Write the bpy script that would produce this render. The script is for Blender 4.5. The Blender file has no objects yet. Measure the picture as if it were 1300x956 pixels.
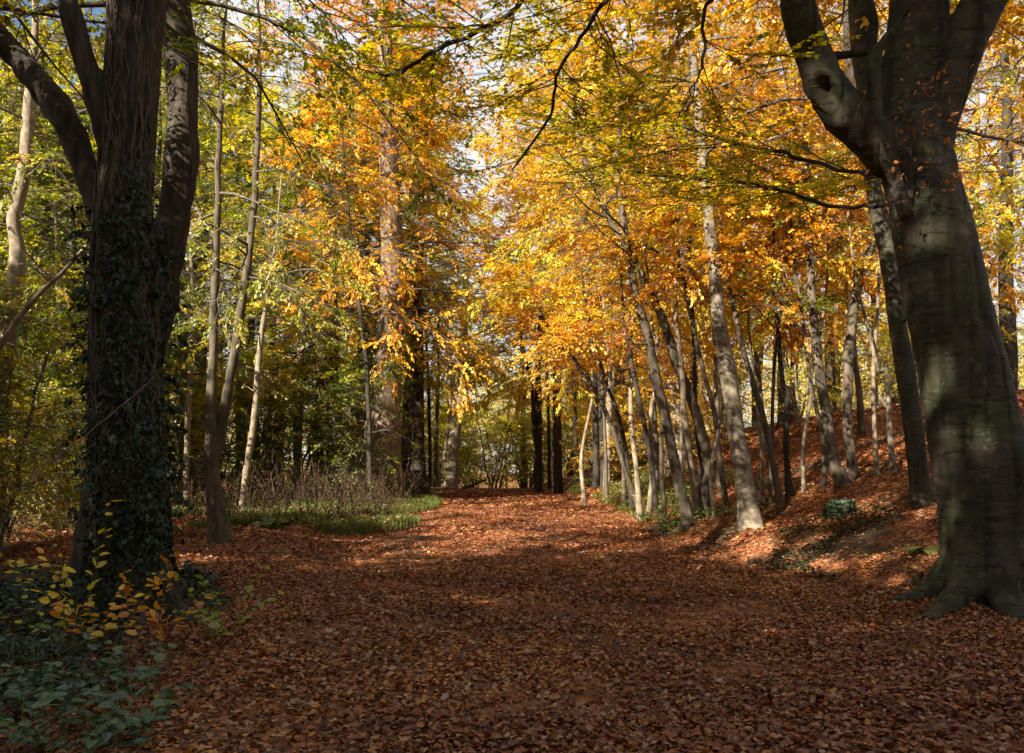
import bpy, math, random
import numpy as np
from mathutils import Vector
R = math.radians
RNG = np.random.default_rng(7)
C = bpy.context.scene.collection
sc = bpy.context.scene

# ------------------------------------------------------------------ camera, sky, sun, exposure
F = 1126.0; CX, HY, CZ = 650.0, 600.0, 1.6          # focal length in photo pixels, horizon row, eye height
cam_d = bpy.data.cameras.new('camera'); cam = bpy.data.objects.new('camera', cam_d); C.objects.link(cam)
cam.location = (0, 0, CZ); cam.rotation_euler = (R(90), 0, 0)
cam_d.sensor_width = 36; cam_d.lens = 36 * F / 1300; cam_d.shift_y = (HY - 478) / 1300
cam_d.clip_start = 0.05; cam_d.clip_end = 3000
sc.camera = cam
SUN_AZ = R(-138)      # where the sun stands, measured from +Y (view direction) clockwise: left and a little behind
SUN_EL = R(34)
w = bpy.data.worlds.new('World'); sc.world = w; w.use_nodes = True
nt = w.node_tree; bg = nt.nodes['Background']
sky = nt.nodes.new('ShaderNodeTexSky'); sky.sky_type = 'NISHITA'; sky.sun_disc = False
sky.sun_elevation = SUN_EL; sky.sun_rotation = SUN_AZ; sky.dust_density = 1.5
tcw = nt.nodes.new('ShaderNodeTexCoord'); cn = nt.nodes.new('ShaderNodeTexNoise'); cn.inputs['Scale'].default_value = 4; cn.inputs['Detail'].default_value = 5
nt.links.new(tcw.outputs['Generated'], cn.inputs['Vector'])
cr = nt.nodes.new('ShaderNodeValToRGB'); cr.color_ramp.elements[0].position = .36; cr.color_ramp.elements[1].position = .52
nt.links.new(cn.outputs[0], cr.inputs[0]); cmx = nt.nodes.new('ShaderNodeMixRGB'); cmx.inputs[2].default_value = (5.4, 5.5, 5.8, 1)     # thin white cloud
nt.links.new(cr.outputs[0], cmx.inputs[0]); nt.links.new(sky.outputs[0], cmx.inputs[1]); nt.links.new(cmx.outputs[0], bg.inputs[0]); bg.inputs[1].default_value = 0.05
sl = bpy.data.lights.new('sun', 'SUN'); sl.energy = 5.0; sl.angle = R(0.5); sl.color = (1.0, 0.93, 0.80)
so = bpy.data.objects.new('sun', sl); C.objects.link(so)
sd = Vector((math.sin(SUN_AZ) * math.cos(SUN_EL), math.cos(SUN_AZ) * math.cos(SUN_EL), math.sin(SUN_EL)))
so.rotation_euler = sd.to_track_quat('Z', 'Y').to_euler(); so.location = (-20, -10, 30)
sc.view_settings.view_transform = 'Standard'; sc.view_settings.look = 'None'
sc.view_settings.gamma = 1; sc.view_settings.use_curve_mapping = False
sc.view_settings.exposure = 1.85
cy = sc.cycles
cy.max_bounces = 5; cy.diffuse_bounces = 3; cy.glossy_bounces = 1; cy.transmission_bounces = 3; cy.transparent_max_bounces = 4
cy.sample_clamp_indirect = 4; cy.caustics_reflective = False; cy.caustics_refractive = False
sc.render.use_persistent_data = False

# ------------------------------------------------------------------ numeric helpers
def hash3(ix, iy, iz):
    h = (ix * 374761393 + iy * 668265263 + iz * 2147483647) & 0xffffffff
    h = ((h ^ (h >> 13)) * 1274126177) & 0xffffffff
    return ((h ^ (h >> 16)) & 0xffff) / 65535.0
def vnoise(p):
    p = np.asarray(p, float); i = np.floor(p).astype(np.int64); f = p - i; f = f * f * (3 - 2 * f)
    x, y, z = i[..., 0], i[..., 1], i[..., 2]; r = 0
    for dx in (0, 1):
        for dy in (0, 1):
            for dz in (0, 1):
                wgt = (f[..., 0] if dx else 1 - f[..., 0]) * (f[..., 1] if dy else 1 - f[..., 1]) * (f[..., 2] if dz else 1 - f[..., 2])
                r = r + wgt * hash3(x + dx, y + dy, z + dz)
    return r * 2 - 1
def fbm(p, o=3):
    p = np.asarray(p, float); a, s = 1.0, 0
    for _ in range(o):
        s = s + a * vnoise(p); p = p * 2.03 + 11.7; a *= .5
    return s
def sstep(a, b, x):
    t = np.clip((x - a) / (b - a), 0, 1); return t * t * (3 - 2 * t)
def norm(v): return v / (np.linalg.norm(v, axis=-1, keepdims=True) + 1e-9)

# ------------------------------------------------------------------ terrain
FOOT_Y = [-40, 5, 10, 14, 19, 27, 36, 50, 70, 200]; FOOT_X = [6.5, 6.0, 5.2, 4.9, 3.3, 3.0, 2.6, 2.0, 1.0, -3]
def foot(y): return np.interp(y, FOOT_Y, FOOT_X)
def pathc(y): return np.interp(y, [0, 20, 40, 60, 80, 120], [0, 0, -.35, -1.2, -3.5, -14])
def ground(x, y):
    x = np.asarray(x, float); y = np.asarray(y, float)
    z = .5 * sstep(14, 34, y) + .05 * sstep(34, 48, y) - 1.4 * sstep(56, 85, y)
    d = np.maximum(x - foot(y), 0)
    z = z + 4.0 * (1 - np.exp(-(d / 7.0) ** 1.4)) * sstep(0, .8, d + .1) + .9 * sstep(8, 30, d)
    lip = np.exp(-((d - .9) / .6) ** 2) * .22 * (x > foot(y) - .5) * sstep(12, 20, y)
    z = z + lip
    l = np.maximum(-(x + 3.3), 0)
    z = z + .10 * sstep(0, 2.5, l) + .9 * sstep(6, 60, l)
    q = np.stack([x * .5, y * .5, x * 0], -1)
    off = np.clip(np.abs(x - pathc(y)) / 5, .25, 1)
    z = z + .10 * off * fbm(q, 3) + .012 * vnoise(np.stack([x * 2.7, y * 2.7, x * 0 + 3], -1))
    return z
def pix(px, py, Y): return np.array([(px - CX) / F * Y, Y, CZ + (HY - py) / F * Y])
def hit(px, py):
    t = np.linspace(3, 130, 6400); X = (px - CX) / F * t; Z = CZ + (HY - py) / F * t
    g = ground(X, t); k = np.argmax(Z < g)
    return float(X[k]), float(t[k]), float(g[k])

# ------------------------------------------------------------------ mesh helpers
def mk_mesh(name, V, faces, tint=None, smooth=False):
    """faces: list of int arrays (n,k)"""
    me = bpy.data.meshes.new(name); V = np.ascontiguousarray(V, dtype=np.float32)
    me.vertices.add(len(V)); me.vertices.foreach_set('co', V.ravel())
    li = np.concatenate([f.ravel() for f in faces]).astype(np.int32)
    tot = np.concatenate([np.full(len(f), f.shape[1]) for f in faces]).astype(np.int32)
    st = np.concatenate([[0], np.cumsum(tot)[:-1]]).astype(np.int32)
    me.loops.add(len(li)); me.loops.foreach_set('vertex_index', li)
    me.polygons.add(len(tot)); me.polygons.foreach_set('loop_start', st); me.polygons.foreach_set('loop_total', tot)
    me.polygons.foreach_set('use_smooth', np.full(len(tot), smooth))
    if tint is not None:
        a = me.attributes.new('tint', 'FLOAT', 'FACE'); a.data.foreach_set('value', np.ascontiguousarray(tint, dtype=np.float32))
    me.update(calc_edges=True); return me
def link(name, me, mat=None, parent=None, loc=None, rot=None, scale=None):
    o = bpy.data.objects.new(name, me); C.objects.link(o)
    if mat is not None:
        if len(me.materials) == 0: me.materials.append(mat)
        elif me.materials[0] is not mat:
            o.material_slots[0].link = 'OBJECT'; o.material_slots[0].material = mat
    if parent: o.parent = parent
    if loc is not None: o.location = loc
    if rot is not None: o.rotation_euler = rot
    if scale is not None: o.scale = scale
    return o
def tag(o, label=None, cat=None, group=None, kind=None):
    if label: o['label'] = label
    if cat: o['category'] = cat
    if group: o['group'] = group
    if kind: o['kind'] = kind
    return o
def empty(name, loc, label, cat, group=None, rz=0):
    o = bpy.data.objects.new(name, None); C.objects.link(o); o.location = loc; o.rotation_euler = (0, 0, rz)
    o.empty_display_size = .2
    return tag(o, label, cat, group)
def tubes(P, Rr, n=6, cap=True):
    """P (K,M,3), Rr (K,M) -> verts, quads"""
    K, M = P.shape[:2]
    T = np.gradient(P, axis=1); T = norm(T)
    ref = np.where(np.abs(T[:, :1, 2:3]) > .9, np.array([[[1., 0, 0]]]), np.array([[[0, 0, 1.]]]))
    U = norm(np.cross(T, np.broadcast_to(ref, T.shape))); W = np.cross(T, U)
    a = np.arange(n) * 2 * np.pi / n
    V = P[:, :, None] + Rr[:, :, None, None] * (np.cos(a)[None, None, :, None] * U[:, :, None] + np.sin(a)[None, None, :, None] * W[:, :, None])
    k = np.arange(K)[:, None, None] * M * n; m = np.arange(M - 1)[None, :, None] * n; j = np.arange(n)[None, None, :]; j2 = (j + 1) % n
    f = np.stack([k + m + j, k + m + j2, k + m + n + j2, k + m + n + j], -1).reshape(-1, 4)
    return V.reshape(-1, 3), f
class Acc:
    def __init__(s): s.V = []; s.F = []; s.T = []; s.n = 0
    def add(s, V, f, t=None):
        s.V.append(V); s.F.append(f + s.n); s.n += len(V)
        if t is not None: s.T.append(t)
    def mesh(s, name, smooth=False):
        ks = {}
        if s.T: return mk_mesh(name, np.concatenate(s.V), [np.concatenate(s.F)], np.concatenate(s.T), smooth)
        return mk_mesh(name, np.concatenate(s.V), s.F, None, smooth)
def leaves(pos, axis, nrm, L, wd=.55, shape='quad', fold=.12):
    """leaf blades: pos base, axis direction, nrm normal, L length -> verts, faces, faces per leaf"""
    axis = norm(axis); side = norm(np.cross(axis, nrm)); nn = np.cross(side, axis)
    L = L[:, None]; W = L * wd * .5; N = len(pos)
    if shape == 'quad':
        V = np.stack([pos, pos + axis * L * .45 + side * W + nn * L * fold * .5, pos + axis * L - nn * L * fold * .5, pos + axis * L * .5 - side * W + nn * L * fold * .5], 1)
        f = np.arange(N * 4).reshape(N, 4); return V.reshape(-1, 3), f, 1
    if shape == 'hex':   # two quads folded on the midrib, drooping tip
        mid = pos + axis * L * .5 - nn * L * fold; tip = pos + axis * L * .98 - nn * L * fold * 1.8
        V = np.stack([pos, pos + axis * L * .3 + side * W, pos + axis * L * .72 + side * W * .8 - nn * L * fold * .9, tip,
                      pos + axis * L * .72 - side * W * .8 - nn * L * fold * .9, pos + axis * L * .3 - side * W], 1)
        b = np.arange(N)[:, None] * 6
        f = np.stack([b + np.array([[0, 1, 2, 3]]), b + np.array([[0, 3, 4, 5]])], 1).reshape(-1, 4)
        return V.reshape(-1, 3), f, 2
    if shape == 'lobed':   # ivy / maple like outline
        o = np.array([[0, 0], [.42, .0], [.30, .32], [.62, .55], [.22, .62], [0, 1.0], [-.22, .62], [-.62, .55], [-.30, .32], [-.42, .0]])
        u = o[:, 0][None, :, None]; v = o[:, 1][None, :, None]
        V = pos[:, None] + side[:, None] * (W * 1.6)[:, None] * u + axis[:, None] * L[:, None] * v + nn[:, None] * L[:, None] * fold * (np.abs(u) - v * .5)
        b = np.arange(N)[:, None] * 10
        q = np.array([[0, 1, 2, 5], [2, 3, 4, 5], [0, 5, 8, 9], [5, 6, 7, 8]])
        f = (b[:, None] + q[None]).reshape(-1, 4)
        return V.reshape(-1, 3), f, 4

# ------------------------------------------------------------------ materials
def nodes(name):
    m = bpy.data.materials.new(name); m.use_nodes = True; t = m.node_tree
    for n in list(t.nodes): t.nodes.remove(n)
    o = t.nodes.new('ShaderNodeOutputMaterial'); return m, t, o
def ramp(t, stops, interp='LINEAR'):
    r = t.nodes.new('ShaderNodeValToRGB'); r.color_ramp.interpolation = interp
    e = r.color_ramp.elements
    while len(e) > 1: e.remove(e[-1])
    for i, (p, c) in enumerate(stops):
        x = e[0] if i == 0 else e.new(p)
        x.position = p; x.color = (*c, 1)
    return r
def leaf_mat(name, cols, trans=.45, gloss=.06, rough=.45):
    m, t, o = nodes(name)
    at = t.nodes.new('ShaderNodeAttribute'); at.attribute_name = 'tint'
    n = len(cols); r = ramp(t, [(i / (n - 1), c) for i, c in enumerate(cols)])
    t.links.new(at.outputs['Fac'], r.inputs[0])
    d = t.nodes.new('ShaderNodeBsdfDiffuse'); tr = t.nodes.new('ShaderNodeBsdfTranslucent'); g = t.nodes.new('ShaderNodeBsdfGlossy')
    g.inputs['Roughness'].default_value = rough
    hs = t.nodes.new('ShaderNodeHueSaturation'); hs.inputs['Saturation'].default_value = 1.12; hs.inputs['Value'].default_value = 1.15
    t.links.new(r.outputs[0], d.inputs[0]); t.links.new(r.outputs[0], hs.inputs['Color']); t.links.new(hs.outputs[0], tr.inputs[0])
    a = t.nodes.new('ShaderNodeMixShader'); a.inputs[0].default_value = trans
    b = t.nodes.new('ShaderNodeMixShader'); b.inputs[0].default_value = gloss
    t.links.new(d.outputs[0], a.inputs[1]); t.links.new(tr.outputs[0], a.inputs[2])
    t.links.new(a.outputs[0], b.inputs[1]); t.links.new(g.outputs[0], b.inputs[2]); t.links.new(b.outputs[0], o.inputs[0])
    return m
GRN = (.045, .075, .012); LGR = (.15, .2, .02); YGR = (.44, .46, .03); YEL = (.82, .60, .035); GLD = (.82, .45, .025); ORG = (.74, .28, .015); RUS = (.36, .11, .015); OLV = (.12, .12, .02)
LM = {
    'green': leaf_mat('green_leaves', [LGR, OLV, LGR, GRN, YGR, YEL]),
    'olive': leaf_mat('olive_leaves', [OLV, LGR, YGR, OLV, YEL, RUS]),
    'pale': leaf_mat('pale_olive_leaves', [LGR, YGR, OLV, (.4, .36, .1), YEL]),
    'yellow': leaf_mat('yellow_leaves', [YGR, YEL, GLD, YEL, ORG]),
    'gold': leaf_mat('golden_leaves', [YEL, GLD, YEL, ORG, GLD, YGR]),
    'orange': leaf_mat('orange_leaves', [GLD, ORG, GLD, RUS, ORG, YEL]),
    'lime': leaf_mat('lime_leaves', [LGR, YGR, YEL, YGR, GLD]),
    'rust': leaf_mat('rust_leaves', [RUS, (.2, .06, .02), ORG, RUS]),
    'ivy': leaf_mat('ivy_leaves', [(.007, .018, .008), (.012, .028, .011), (.02, .04, .014), (.035, .052, .015), (.010, .024, .009)], .1, .035, .4),
    'bramble': leaf_mat('bramble_leaves', [(.03, .09, .045), (.045, .115, .04), (.09, .15, .03), (.03, .075, .05)], .25, .08, .4),
    'grass': leaf_mat('grass_leaves', [(.06, .10, .015), (.11, .16, .02), (.2, .22, .04), (.13, .10, .02), (.06, .1, .02)], .35, .04, .5),
    'litter': leaf_mat('fallen_leaves', [(.05, .016, .008), (.18, .045, .012), (.30, .085, .02), (.11, .03, .010), (.44, .16, .035), (.05, .015, .007), (.24, .06, .014), (.42, .25, .14), (.15, .04, .012), (.55, .23, .04)], .12, .05, .5),
    'stalk': leaf_mat('dry_stalks', [(.03, .012, .006), (.055, .02, .01), (.09, .042, .02), (.04, .015, .008), (.05, .065, .015), (.07, .035, .018)], .1, .02, .6),
}
def bark_mat(name, c1, c2, c3, scale=6, stretch=.22, bump=.5, green=.0, lent=False):
    m, t, o = nodes(name)
    p = t.nodes.new('ShaderNodeBsdfPrincipled'); p.inputs['Roughness'].default_value = .85
    p.inputs['Specular IOR Level'].default_value = .25
    g = t.nodes.new('ShaderNodeNewGeometry'); mp = t.nodes.new('ShaderNodeMapping'); mp.inputs['Scale'].default_value = (1, 1, stretch)
    t.links.new(g.outputs['Position'], mp.inputs['Vector'])
    n1 = t.nodes.new('ShaderNodeTexNoise'); n1.inputs['Scale'].default_value = scale; n1.inputs['Detail'].default_value = 6; n1.inputs['Roughness'].default_value = .65
    t.links.new(mp.outputs[0], n1.inputs['Vector'])
    n2 = t.nodes.new('ShaderNodeTexNoise'); n2.inputs['Scale'].default_value = 1.3; n2.inputs['Detail'].default_value = 4
    t.links.new(g.outputs['Position'], n2.inputs['Vector'])
    r1 = ramp(t, [(.3, c1), (.5, c2), (.7, c3)]); t.links.new(n1.outputs[0], r1.inputs[0])
    mx = t.nodes.new('ShaderNodeMixRGB'); mx.blend_type = 'MIX'
    mr = ramp(t, [(.45, (0, 0, 0)), (.68, (1, 1, 1))]); t.links.new(n2.outputs[0], mr.inputs[0])
    mu = t.nodes.new('ShaderNodeMath'); mu.operation = 'MULTIPLY'; mu.inputs[1].default_value = green
    t.links.new(mr.outputs[0], mu.inputs[0]); t.links.new(mu.outputs[0], mx.inputs[0])
    t.links.new(r1.outputs[0], mx.inputs[1]); mx.inputs[2].default_value = (.05, .07, .02, 1)
    col = mx.outputs[0]; hgt = n1.outputs[0]
    if lent:   # smooth beech bark: short horizontal wrinkles, dark runs, lichen spots
        def nz(sc_, scale, det, dist=0.):
            a_ = t.nodes.new('ShaderNodeMapping'); a_.inputs['Scale'].default_value = sc_; t.links.new(g.outputs['Position'], a_.inputs['Vector'])
            b_ = t.nodes.new('ShaderNodeTexNoise'); b_.inputs['Scale'].default_value = scale; b_.inputs['Detail'].default_value = det; b_.inputs['Distortion'].default_value = dist
            t.links.new(a_.outputs[0], b_.inputs['Vector']); return b_.outputs[0]
        def mul(c_, fac, k_):
            m_ = t.nodes.new('ShaderNodeMixRGB'); m_.blend_type = 'MULTIPLY'; m_.inputs[0].default_value = k_
            t.links.new(c_, m_.inputs[1]); t.links.new(fac, m_.inputs[2]); return m_.outputs[0]
        wr = nz((3.2, 3.2, 26), 1, 3, 1.2); rw = ramp(t, [(.36, (.3, .28, .25)), (.41, (1, 1, 1))]); t.links.new(wr, rw.inputs[0]); col = mul(col, rw.outputs[0], .75)
        rn = nz((5, 5, .35), 1, 5, .4); rr_ = ramp(t, [(.36, (.42, .38, .32)), (.52, (1, 1, 1))]); t.links.new(rn, rr_.inputs[0]); col = mul(col, rr_.outputs[0], .8)
        lc = nz((1, 1, 1), 9, 6); rl_ = ramp(t, [(.60, (0, 0, 0)), (.66, (1, 1, 1))]); t.links.new(lc, rl_.inputs[0])
        ml = t.nodes.new('ShaderNodeMixRGB'); lf = t.nodes.new('ShaderNodeMath'); lf.operation = 'MULTIPLY'; lf.inputs[1].default_value = .55
        t.links.new(rl_.outputs[0], lf.inputs[0]); t.links.new(lf.outputs[0], ml.inputs[0]); t.links.new(col, ml.inputs[1]); ml.inputs[2].default_value = (.10, .095, .06, 1); col = ml.outputs[0]
        ad = t.nodes.new('ShaderNodeMath'); ad.operation = 'ADD'; t.links.new(n1.outputs[0], ad.inputs[0]); t.links.new(rw.outputs[0], ad.inputs[1]); hgt = ad.outputs[0]
    t.links.new(col, p.inputs['Base Color'])
    b = t.nodes.new('ShaderNodeBump'); b.inputs['Strength'].default_value = bump; b.inputs['Distance'].default_value = .03
    t.links.new(hgt, b.inputs['Height']); t.links.new(b.outputs[0], p.inputs['Normal'])
    t.links.new(p.outputs[0], o.inputs[0]); return m
BM = {
    'beech': bark_mat('smooth_grey_bark', (.024, .019, .013), (.052, .042, .029), (.085, .07, .05), 3.5, .6, .5, .4, True),
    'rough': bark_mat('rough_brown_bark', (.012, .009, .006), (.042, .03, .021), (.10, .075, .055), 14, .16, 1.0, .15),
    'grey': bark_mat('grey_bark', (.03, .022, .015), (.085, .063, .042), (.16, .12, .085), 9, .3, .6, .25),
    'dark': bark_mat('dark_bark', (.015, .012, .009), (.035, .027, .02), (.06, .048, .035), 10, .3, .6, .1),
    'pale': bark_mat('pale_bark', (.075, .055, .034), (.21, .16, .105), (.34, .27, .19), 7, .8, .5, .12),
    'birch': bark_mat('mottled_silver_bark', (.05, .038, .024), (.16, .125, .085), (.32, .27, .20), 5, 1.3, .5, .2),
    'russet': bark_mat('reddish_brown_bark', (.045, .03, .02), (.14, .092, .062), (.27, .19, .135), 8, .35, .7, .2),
    'twig': bark_mat('twig_bark', (.04, .03, .025), (.10, .08, .06), (.2, .16, .12), 8, 1, .2, 0),
    'vine': bark_mat('ivy_stem_bark', (.03, .022, .016), (.085, .063, .046), (.16, .12, .09), 20, .6, .5, 0),
}
def ground_mat(name, cols, soil):
    m, t, o = nodes(name)
    p = t.nodes.new('ShaderNodeBsdfPrincipled'); p.inputs['Roughness'].default_value = .8; p.inputs['Specular IOR Level'].default_value = .2
    g = t.nodes.new('ShaderNodeNewGeometry')
    nz = t.nodes.new('ShaderNodeTexNoise'); nz.inputs['Scale'].default_value = 6; t.links.new(g.outputs['Position'], nz.inputs['Vector'])
    mv = t.nodes.new('ShaderNodeMixRGB'); mv.inputs[0].default_value = .06; t.links.new(g.outputs['Position'], mv.inputs[1]); t.links.new(nz.outputs['Color'], mv.inputs[2])
    v = t.nodes.new('ShaderNodeTexVoronoi'); v.inputs['Scale'].default_value = 17; t.links.new(mv.outputs[0], v.inputs['Vector'])
    r = ramp(t, [(i / (len(cols) - 1), c) for i, c in enumerate(cols)]); sep = t.nodes.new('ShaderNodeSeparateColor')
    t.links.new(v.outputs['Color'], sep.inputs[0]); t.links.new(sep.outputs[0], r.inputs[0])
    n2 = t.nodes.new('ShaderNodeTexNoise'); n2.inputs['Scale'].default_value = .7; n2.inputs['Detail'].default_value = 6; t.links.new(g.outputs['Position'], n2.inputs['Vector'])
    r2 = ramp(t, [(.5, (0, 0, 0)), (.62, (1, 1, 1))]); t.links.new(n2.outputs[0], r2.inputs[0])
    mx = t.nodes.new('ShaderNodeMixRGB'); t.links.new(r2.outputs[0], mx.inputs[0]); t.links.new(r.outputs[0], mx.inputs[1]); mx.inputs[2].default_value = (*soil, 1)
    t.links.new(mx.outputs[0], p.inputs['Base Color'])
    b = t.nodes.new('ShaderNodeBump'); b.inputs['Strength'].default_value = .8; b.inputs['Distance'].default_value = .03
    t.links.new(v.outputs['Distance'], b.inputs['Height']); t.links.new(b.outputs[0], p.inputs['Normal'])
    t.links.new(p.outputs[0], o.inputs[0]); return m
BROWNS = [(.06, .02, .01), (.22, .07, .025), (.12, .038, .015), (.34, .13, .045), (.18, .055, .02), (.4, .22, .11)]
G_FOREST = ground_mat('forest_floor', BROWNS, (.045, .035, .018))
G_PATH = ground_mat('trodden_leaves', BROWNS, (.10, .05, .03))
G_ROAD = ground_mat('grey_gravel', [(.2, .19, .18), (.28, .26, .25), (.16, .15, .15)], (.2, .19, .18))

# ------------------------------------------------------------------ setting: ground, path, lane at the end
xs = np.concatenate([np.linspace(-700, -60, 30), np.arange(-58, -16, 1.0), np.arange(-16, 24, .22), np.arange(24, 70, 1.0), np.linspace(72, 700, 30)])
ys = np.concatenate([np.linspace(-300, -20, 15), np.arange(-18, 3, 1), np.arange(3, 62, .25), np.arange(62, 120, 1.2), np.linspace(122, 1500, 40)])
GX, GY = np.meshgrid(xs, ys); V = np.stack([GX, GY, ground(GX, GY)], -1).reshape(-1, 3)
nx = len(xs); ii, jj = np.meshgrid(np.arange(nx - 1), np.arange(len(ys) - 1)); b = (jj * nx + ii).ravel()
tag(link('ground', mk_mesh('ground', V, [np.stack([b, b + 1, b + nx + 1, b + nx], 1)], None, True), G_FOREST), kind='structure')
def strip(name, y0, y1, step, xl, xr, nxs, dz, mat):
    yy = np.arange(y0, y1 + step, step); u = np.linspace(0, 1, nxs)
    X = xl(yy)[:, None] * (1 - u) + xr(yy)[:, None] * u; Y = np.repeat(yy[:, None], nxs, 1)
    V = np.stack([X, Y, ground(X, Y) + dz], -1).reshape(-1, 3)
    ii, jj = np.meshgrid(np.arange(nxs - 1), np.arange(len(yy) - 1)); b = (jj * nxs + ii).ravel()
    return tag(link(name, mk_mesh(name, V, [np.stack([b, b + 1, b + nxs + 1, b + nxs], 1)], None, True), mat), kind='structure')
strip('path', -6, 56, .25, lambda y: pathc(y) - 2.6 + .2 * np.sin(y * .7), lambda y: np.minimum(pathc(y) + 2.8 + .2 * np.sin(y * .9 + 1), foot(y) - .2), 24, .02, G_PATH)
strip('lane', 55.5, 61.5, .5, lambda y: y * 0 - 9, lambda y: y * 0 + 1.2, 24, .035, G_ROAD)

# ------------------------------------------------------------------ fallen leaves
def scatter(n, y0, y1, xlo, xhi, size, power=1.0):
    y = y0 + (y1 - y0) * RNG.random(n) ** power; lo, hi = xlo(y), xhi(y)
    x = lo + (hi - lo) * RNG.random(n)
    return x, y
def litter(n, y0, y1, xlo, xhi, s0, s1, lift, shape, keep=None, tilt=.45, tpow=1.0):
    x, y = scatter(n, y0, y1, xlo, xhi, s0)
    if keep is not None:
        k = keep(x, y); x, y = x[k], y[k]
    dn = fbm(np.stack([x * 1.1, y * 1.1, x * 0 + 7], -1), 3); kk_ = RNG.random(len(x)) < np.clip(.72 + .7 * dn, .12, 1); x, y, dn = x[kk_], y[kk_], dn[kk_]
    n = len(x); z = ground(x, y) + .022 + (lift + .03 * np.maximum(dn, 0)) * RNG.random(n)
    a = RNG.random(n) * 6.283; ax = np.stack([np.cos(a), np.sin(a), RNG.normal(0, .25, n)], -1)
    nr = np.stack([RNG.normal(0, tilt, n), RNG.normal(0, tilt, n), np.ones(n)], -1)
    L = s0 + (s1 - s0) * RNG.random(n)
    V, f, k = leaves(np.stack([x, y, z], -1), ax, nr, L, .62, shape, .13)
    pat = .24 * fbm(np.stack([x * .55, y * .55, x * 0 + 2], -1), 3)
    return V, f, np.repeat(np.clip(RNG.random(n) ** tpow * .86 + .07 + pat, 0, 1), k)
fr = .62
A = Acc()
A.add(*litter(250000, 4.2, 14, lambda y: np.maximum(-y * fr - .6, -7), lambda y: y * fr + .6, .024, .064, .035, 'hex', None, .65))
A.add(*litter(130000, 13.5, 30, lambda y: np.maximum(-y * fr, -11), lambda y: y * fr, .05, .095, .03, 'quad', lambda x, y: (x > -3.3 - .5 * np.sin(y)) | (y < 21)))
A.add(*litter(110000, 28, 58, lambda y: -y * 0 - 3.2, lambda y: y * .55, .08, .13, .03, 'quad'))
A.add(*litter(40000, 18, 60, lambda y: -y * fr, lambda y: -y * 0 - 3, .08, .13, .03, 'quad'))
A.add(*litter(7000, 20.8, 30, lambda y: -y * .45, lambda y: -y * 0 - 2.8, .07, .11, .24, 'quad'))
for cx_, cy_, rad_, nn_ in ((pix(1256, 0, 10.3)[0], 10.3, .72, 5200), (pix(172, 0, 9.2)[0], 9.2, .55, 2500), (pix(953, 0, 21)[0], hit(953, 668)[1], .3, 900)):      # leaves drifted against the great trunks
    a = RNG.random(nn_) * 6.283; q = rad_ * .8 + .75 * RNG.random(nn_) ** 1.5; x, y = cx_ + np.cos(a) * q, cy_ + np.sin(a) * q
    mound = .17 * np.exp(-((q - rad_) / .38) ** 2) * (.6 + .6 * vnoise(np.stack([np.cos(a) * 2, np.sin(a) * 2, a * 0], -1)))
    V, f, k = leaves(np.stack([x, y, ground(x, y) + mound * (.55 + .45 * RNG.random(nn_))], -1), np.stack([RNG.normal(0, 1, nn_), RNG.normal(0, 1, nn_), RNG.normal(0, .3, nn_)], -1), np.stack([RNG.normal(0, .5, nn_), RNG.normal(0, .5, nn_), np.ones(nn_)], -1), RNG.uniform(.035, .08, nn_), .62, 'hex', .13)
    A.add(V, f, np.repeat(RNG.random(nn_), k))
tag(link('leaf_litter', A.mesh('leaf_litter'), LM['litter']), 'red brown fallen leaves covering the path and the bank', 'fallen leaves', kind='stuff')

# twigs and sticks lying among the leaves
n = 700; y = 4.5 + 26 * RNG.random(n) ** 1.3; x = -y * .5 + y * 1.1 * RNG.random(n); a = RNG.random(n) * 6.283
t_ = np.linspace(0, 1, 5); Lt = RNG.uniform(.08, .55, n); P = np.zeros((n, 5, 3)); P[:, :, 0] = x[:, None] + np.cos(a)[:, None] * Lt[:, None] * t_; P[:, :, 1] = y[:, None] + np.sin(a)[:, None] * Lt[:, None] * t_
P[:, :, :2] += RNG.normal(0, .012, (n, 5, 2)); P[:, :, 2] = ground(P[:, :, 0], P[:, :, 1]) + .055 + RNG.normal(0, .01, (n, 5)); V, f = tubes(P, (RNG.uniform(.002, .006, n))[:, None] * np.linspace(1, .5, 5)[None], 5)
tag(link('fallen_twigs', mk_mesh('fallen_twigs', V, [f], None, True), BM['twig']), 'thin fallen twigs lying among the leaves on the path', 'twigs', kind='stuff')
n = 1300; y = 4.5 + 14 * RNG.random(n) ** 1.3; x = -y * .5 + y * 1.1 * RNG.random(n); a = RNG.random(n) * 6.283
V, f, k = leaves(np.stack([x, y, ground(x, y) + .05], -1), np.stack([np.cos(a), np.sin(a), RNG.normal(0, .3, n)], -1), np.stack([RNG.normal(0, .6, n), RNG.normal(0, .6, n), np.ones(n)], -1), RNG.uniform(.05, .105, n), .8, 'lobed', .2)
tag(link('maple_leaf_litter', mk_mesh('maple_leaf_litter', V, [f], np.repeat(RNG.random(n), k)), leaf_mat('lobed_fallen_leaves', [(.12, .05, .02), (.34, .2, .12), (.5, .22, .04), (.42, .3, .2), (.2, .07, .03)], .1, .05)), 'larger pale lobed leaves strewn over the brown ones', 'fallen leaves', kind='stuff')

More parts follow.
